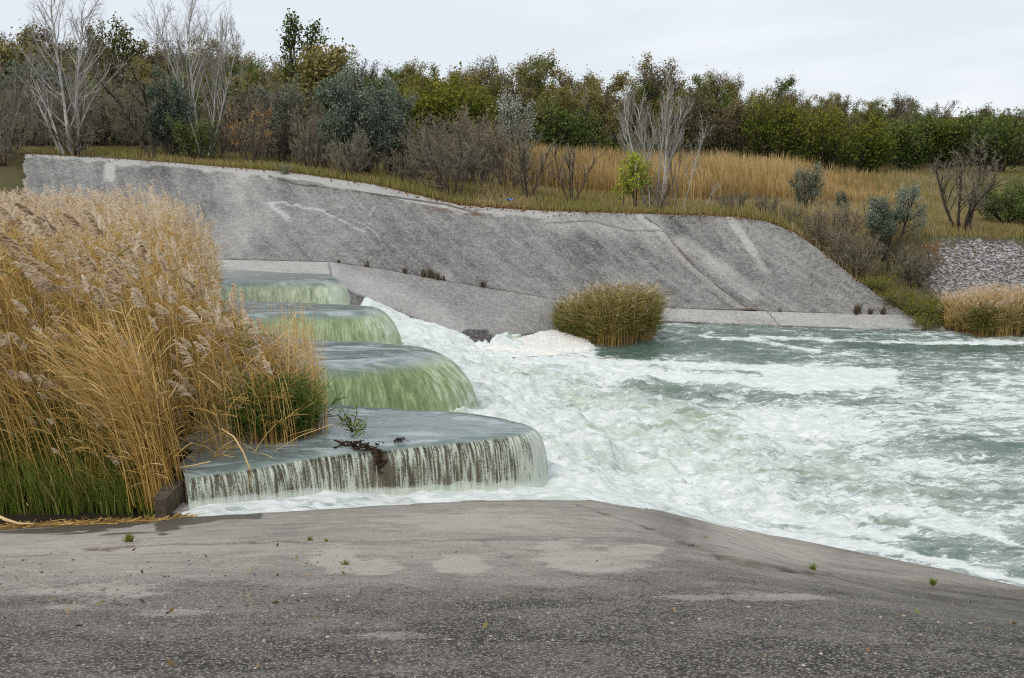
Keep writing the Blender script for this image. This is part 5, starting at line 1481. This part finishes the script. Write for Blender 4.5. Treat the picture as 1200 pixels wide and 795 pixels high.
for (px, py, h, n, lab) in [(152, 638, .10, 60, 'small green plant growing in the joint of the near paved bank below the grass'), (952, 671, .09, 50, 'green tuft on the pale strip of the near bank beside the basin'),
                            (1093, 686, .09, 50, 'green tuft at the right end of the joint in the near bank'), (405, 665, .05, 24, 'tiny green sprout beside the pale patches of the near bank'),
                            (363, 636, .06, 16, 'tiny sprout in the joint straight below the nearest waterfall'), (383, 637, .05, 14, 'smallest sprout in the joint of the near bank'), (826, 634, .05, 30, 'little mossy tuft where the pale strip of the near bank begins')]:
    tuft('grass_tuft', lab, on_near(px, py), h, n, M_GRASS, .38, rg)
M_DRYW = leaf_mat('dry_weed', [(.05, .035, .025), (.11, .075, .05), (.2, .15, .09)], .9, .1, .1)
for (px, py, h, n, lab) in [(397, 309, .16, 24, 'tiny dark weed at the corner joint of the far bank'), (430, 307, .28, 26, 'dark weed in the far joint, leftmost of the row above the pale strip'), (474, 318, .22, 30, 'low dark weed between the corner joint and the tallest weeds'),
                            (496, 323, .34, 34, 'dark dry weed in the far joint, left of the tallest'), (504, 324, .40, 36, 'tallest dark dry weed in the far joint'), (513, 326, .30, 34, 'dark dry weed just right of the tallest in the far joint'),
                            (520, 328, .22, 26, 'low dark weed ending the row in the far joint'), (566, 338, .26, 60, 'dark mat of weeds in the far joint halfway to the island clump'),
                            (1004, 369, .42, 60, 'dry brown weed tuft at the foot of the far bank right of the middle'), (1020, 370, .25, 40, 'low dry weeds beside the brown tuft at the foot of the far bank'), (1034, 370, .3, 40, 'dry weeds nearest the right end of the far bank foot'), (914, 367, .16, 20, 'tiny weed at the foot of the far bank above the joint')]:
    Y = float(np.interp(px, [390, 520, 650, 780, 960, 1065], [32.6, 32.7, 33.2, 33.7, 33.4, 32.95]))
    p = PY(px, py, Y); p[2] = float(itp(np.array([p[0]]), FT, 2)[0])
    tuft('dry_weed', lab, p, h * 1.15, n, M_DRYW, .5, rg, spread=.3, wid=.012)
p = PY(334, 205, 39.2)
tuft('grass_tuft', 'grey-green tuft growing on the pale cap of the far bank', (p[0], 39.2, float(itp(np.array([p[0]]), E, 2)[0]) - .08), .5, 90, leaf_mat('grey_green_grass', [(.08, .09, .05), (.2, .21, .13), (.32, .30, .2)], .9, .2, .1), .5, rg, spread=.6, wid=.012)
# blue plastic scrap
t = NT('blue_plastic'); M_BLUE = t.done(t.bsdf((.02, .16, .55), .4, None, .5))
x, y = XatY(597, 39.6, 2), 39.6
g = MB(); gx, gy = np.meshgrid(np.linspace(-.16, .16, 9), np.linspace(-.12, .12, 7))
g.add(np.stack([gx + .03 * np.sin(gy * 30), gy, .09 + .05 * np.sin(gx * 24) * np.cos(gy * 22)], -1), quads=grid_quads(7, 9))
o = g.build('plastic_scrap', M_BLUE, smooth=True); o.location = (x, y, zg(x, y) + .03)
sm = o.modifiers.new('thickness', 'SOLIDIFY'); sm.thickness = .02
tag(o, 'crumpled blue plastic scrap on the grass at the top of the far bank', 'litter')
# ---------------------------------------------------------------- overcast sky and light
w = bpy.data.worlds.new('World'); scene.world = w; w.use_nodes = True
nt = w.node_tree; nt.nodes.clear()
out = nt.nodes.new('ShaderNodeOutputWorld')
SUN_EL, SUN_AZ = R(48), R(215)
sky = nt.nodes.new('ShaderNodeTexSky'); sky.sky_type = 'NISHITA'; sky.sun_disc = False
sky.sun_elevation = SUN_EL; sky.sun_rotation = SUN_AZ
bg = nt.nodes.new('ShaderNodeBackground'); bg.inputs[1].default_value = .08
nt.links.new(sky.outputs[0], bg.inputs[0])
tc = nt.nodes.new('ShaderNodeTexCoord')
mp = nt.nodes.new('ShaderNodeMapping'); mp.inputs['Scale'].default_value = (1.1, 1.1, 6.0); mp.inputs['Rotation'].default_value = (R(4), R(-6), 0); mp.inputs['Location'].default_value = (2.3, .7, 1.1)
nt.links.new(tc.outputs['Generated'], mp.inputs[0])
no = nt.nodes.new('ShaderNodeTexNoise'); no.inputs['Scale'].default_value = 2.0; no.inputs['Detail'].default_value = 5; no.inputs['Roughness'].default_value = .45; no.inputs['Distortion'].default_value = .4
nt.links.new(mp.outputs[0], no.inputs[0])
cr = nt.nodes.new('ShaderNodeValToRGB')
cr.color_ramp.elements[0].position = .40; cr.color_ramp.elements[0].color = (.73, .785, .85, 1)
cr.color_ramp.elements[1].position = .60; cr.color_ramp.elements[1].color = (.91, .94, .965, 1)
nt.links.new(no.outputs[0], cr.inputs[0])
bg2 = nt.nodes.new('ShaderNodeBackground'); bg2.inputs[1].default_value = .97
nt.links.new(cr.outputs[0], bg2.inputs[0])
mx = nt.nodes.new('ShaderNodeMixShader'); mx.inputs[0].default_value = .92
nt.links.new(bg.outputs[0], mx.inputs[1]); nt.links.new(bg2.outputs[0], mx.inputs[2])
nt.links.new(mx.outputs[0], out.inputs[0])
sl = bpy.data.lights.new('sun', 'SUN'); sl.energy = 1.5; sl.angle = R(24); sl.color = (1, .965, .91)
so = bpy.data.objects.new('sun', sl); COL.objects.link(so)
d = Vector((math.sin(SUN_AZ) * math.cos(SUN_EL), math.cos(SUN_AZ) * math.cos(SUN_EL), math.sin(SUN_EL)))
so.rotation_euler = d.to_track_quat('Z', 'Y').to_euler()
so.location = d * 60
vs = scene.view_settings
scene.display_settings.display_device = 'sRGB'
vs.view_transform = 'Standard'; vs.look = 'None'; vs.exposure = .2; vs.gamma = 1; vs.use_curve_mapping = False
scene.render.engine = 'CYCLES'
scene.cycles.use_denoising = False
scene.cycles.pixel_filter_type = 'BLACKMAN_HARRIS'; scene.cycles.filter_width = 1.15
scene.cycles.max_bounces = 6; scene.cycles.diffuse_bounces = 3; scene.cycles.glossy_bounces = 3; scene.cycles.transparent_max_bounces = 12; scene.cycles.transmission_bounces = 3
scene.cycles.use_adaptive_sampling = True; scene.cycles.adaptive_threshold = .012
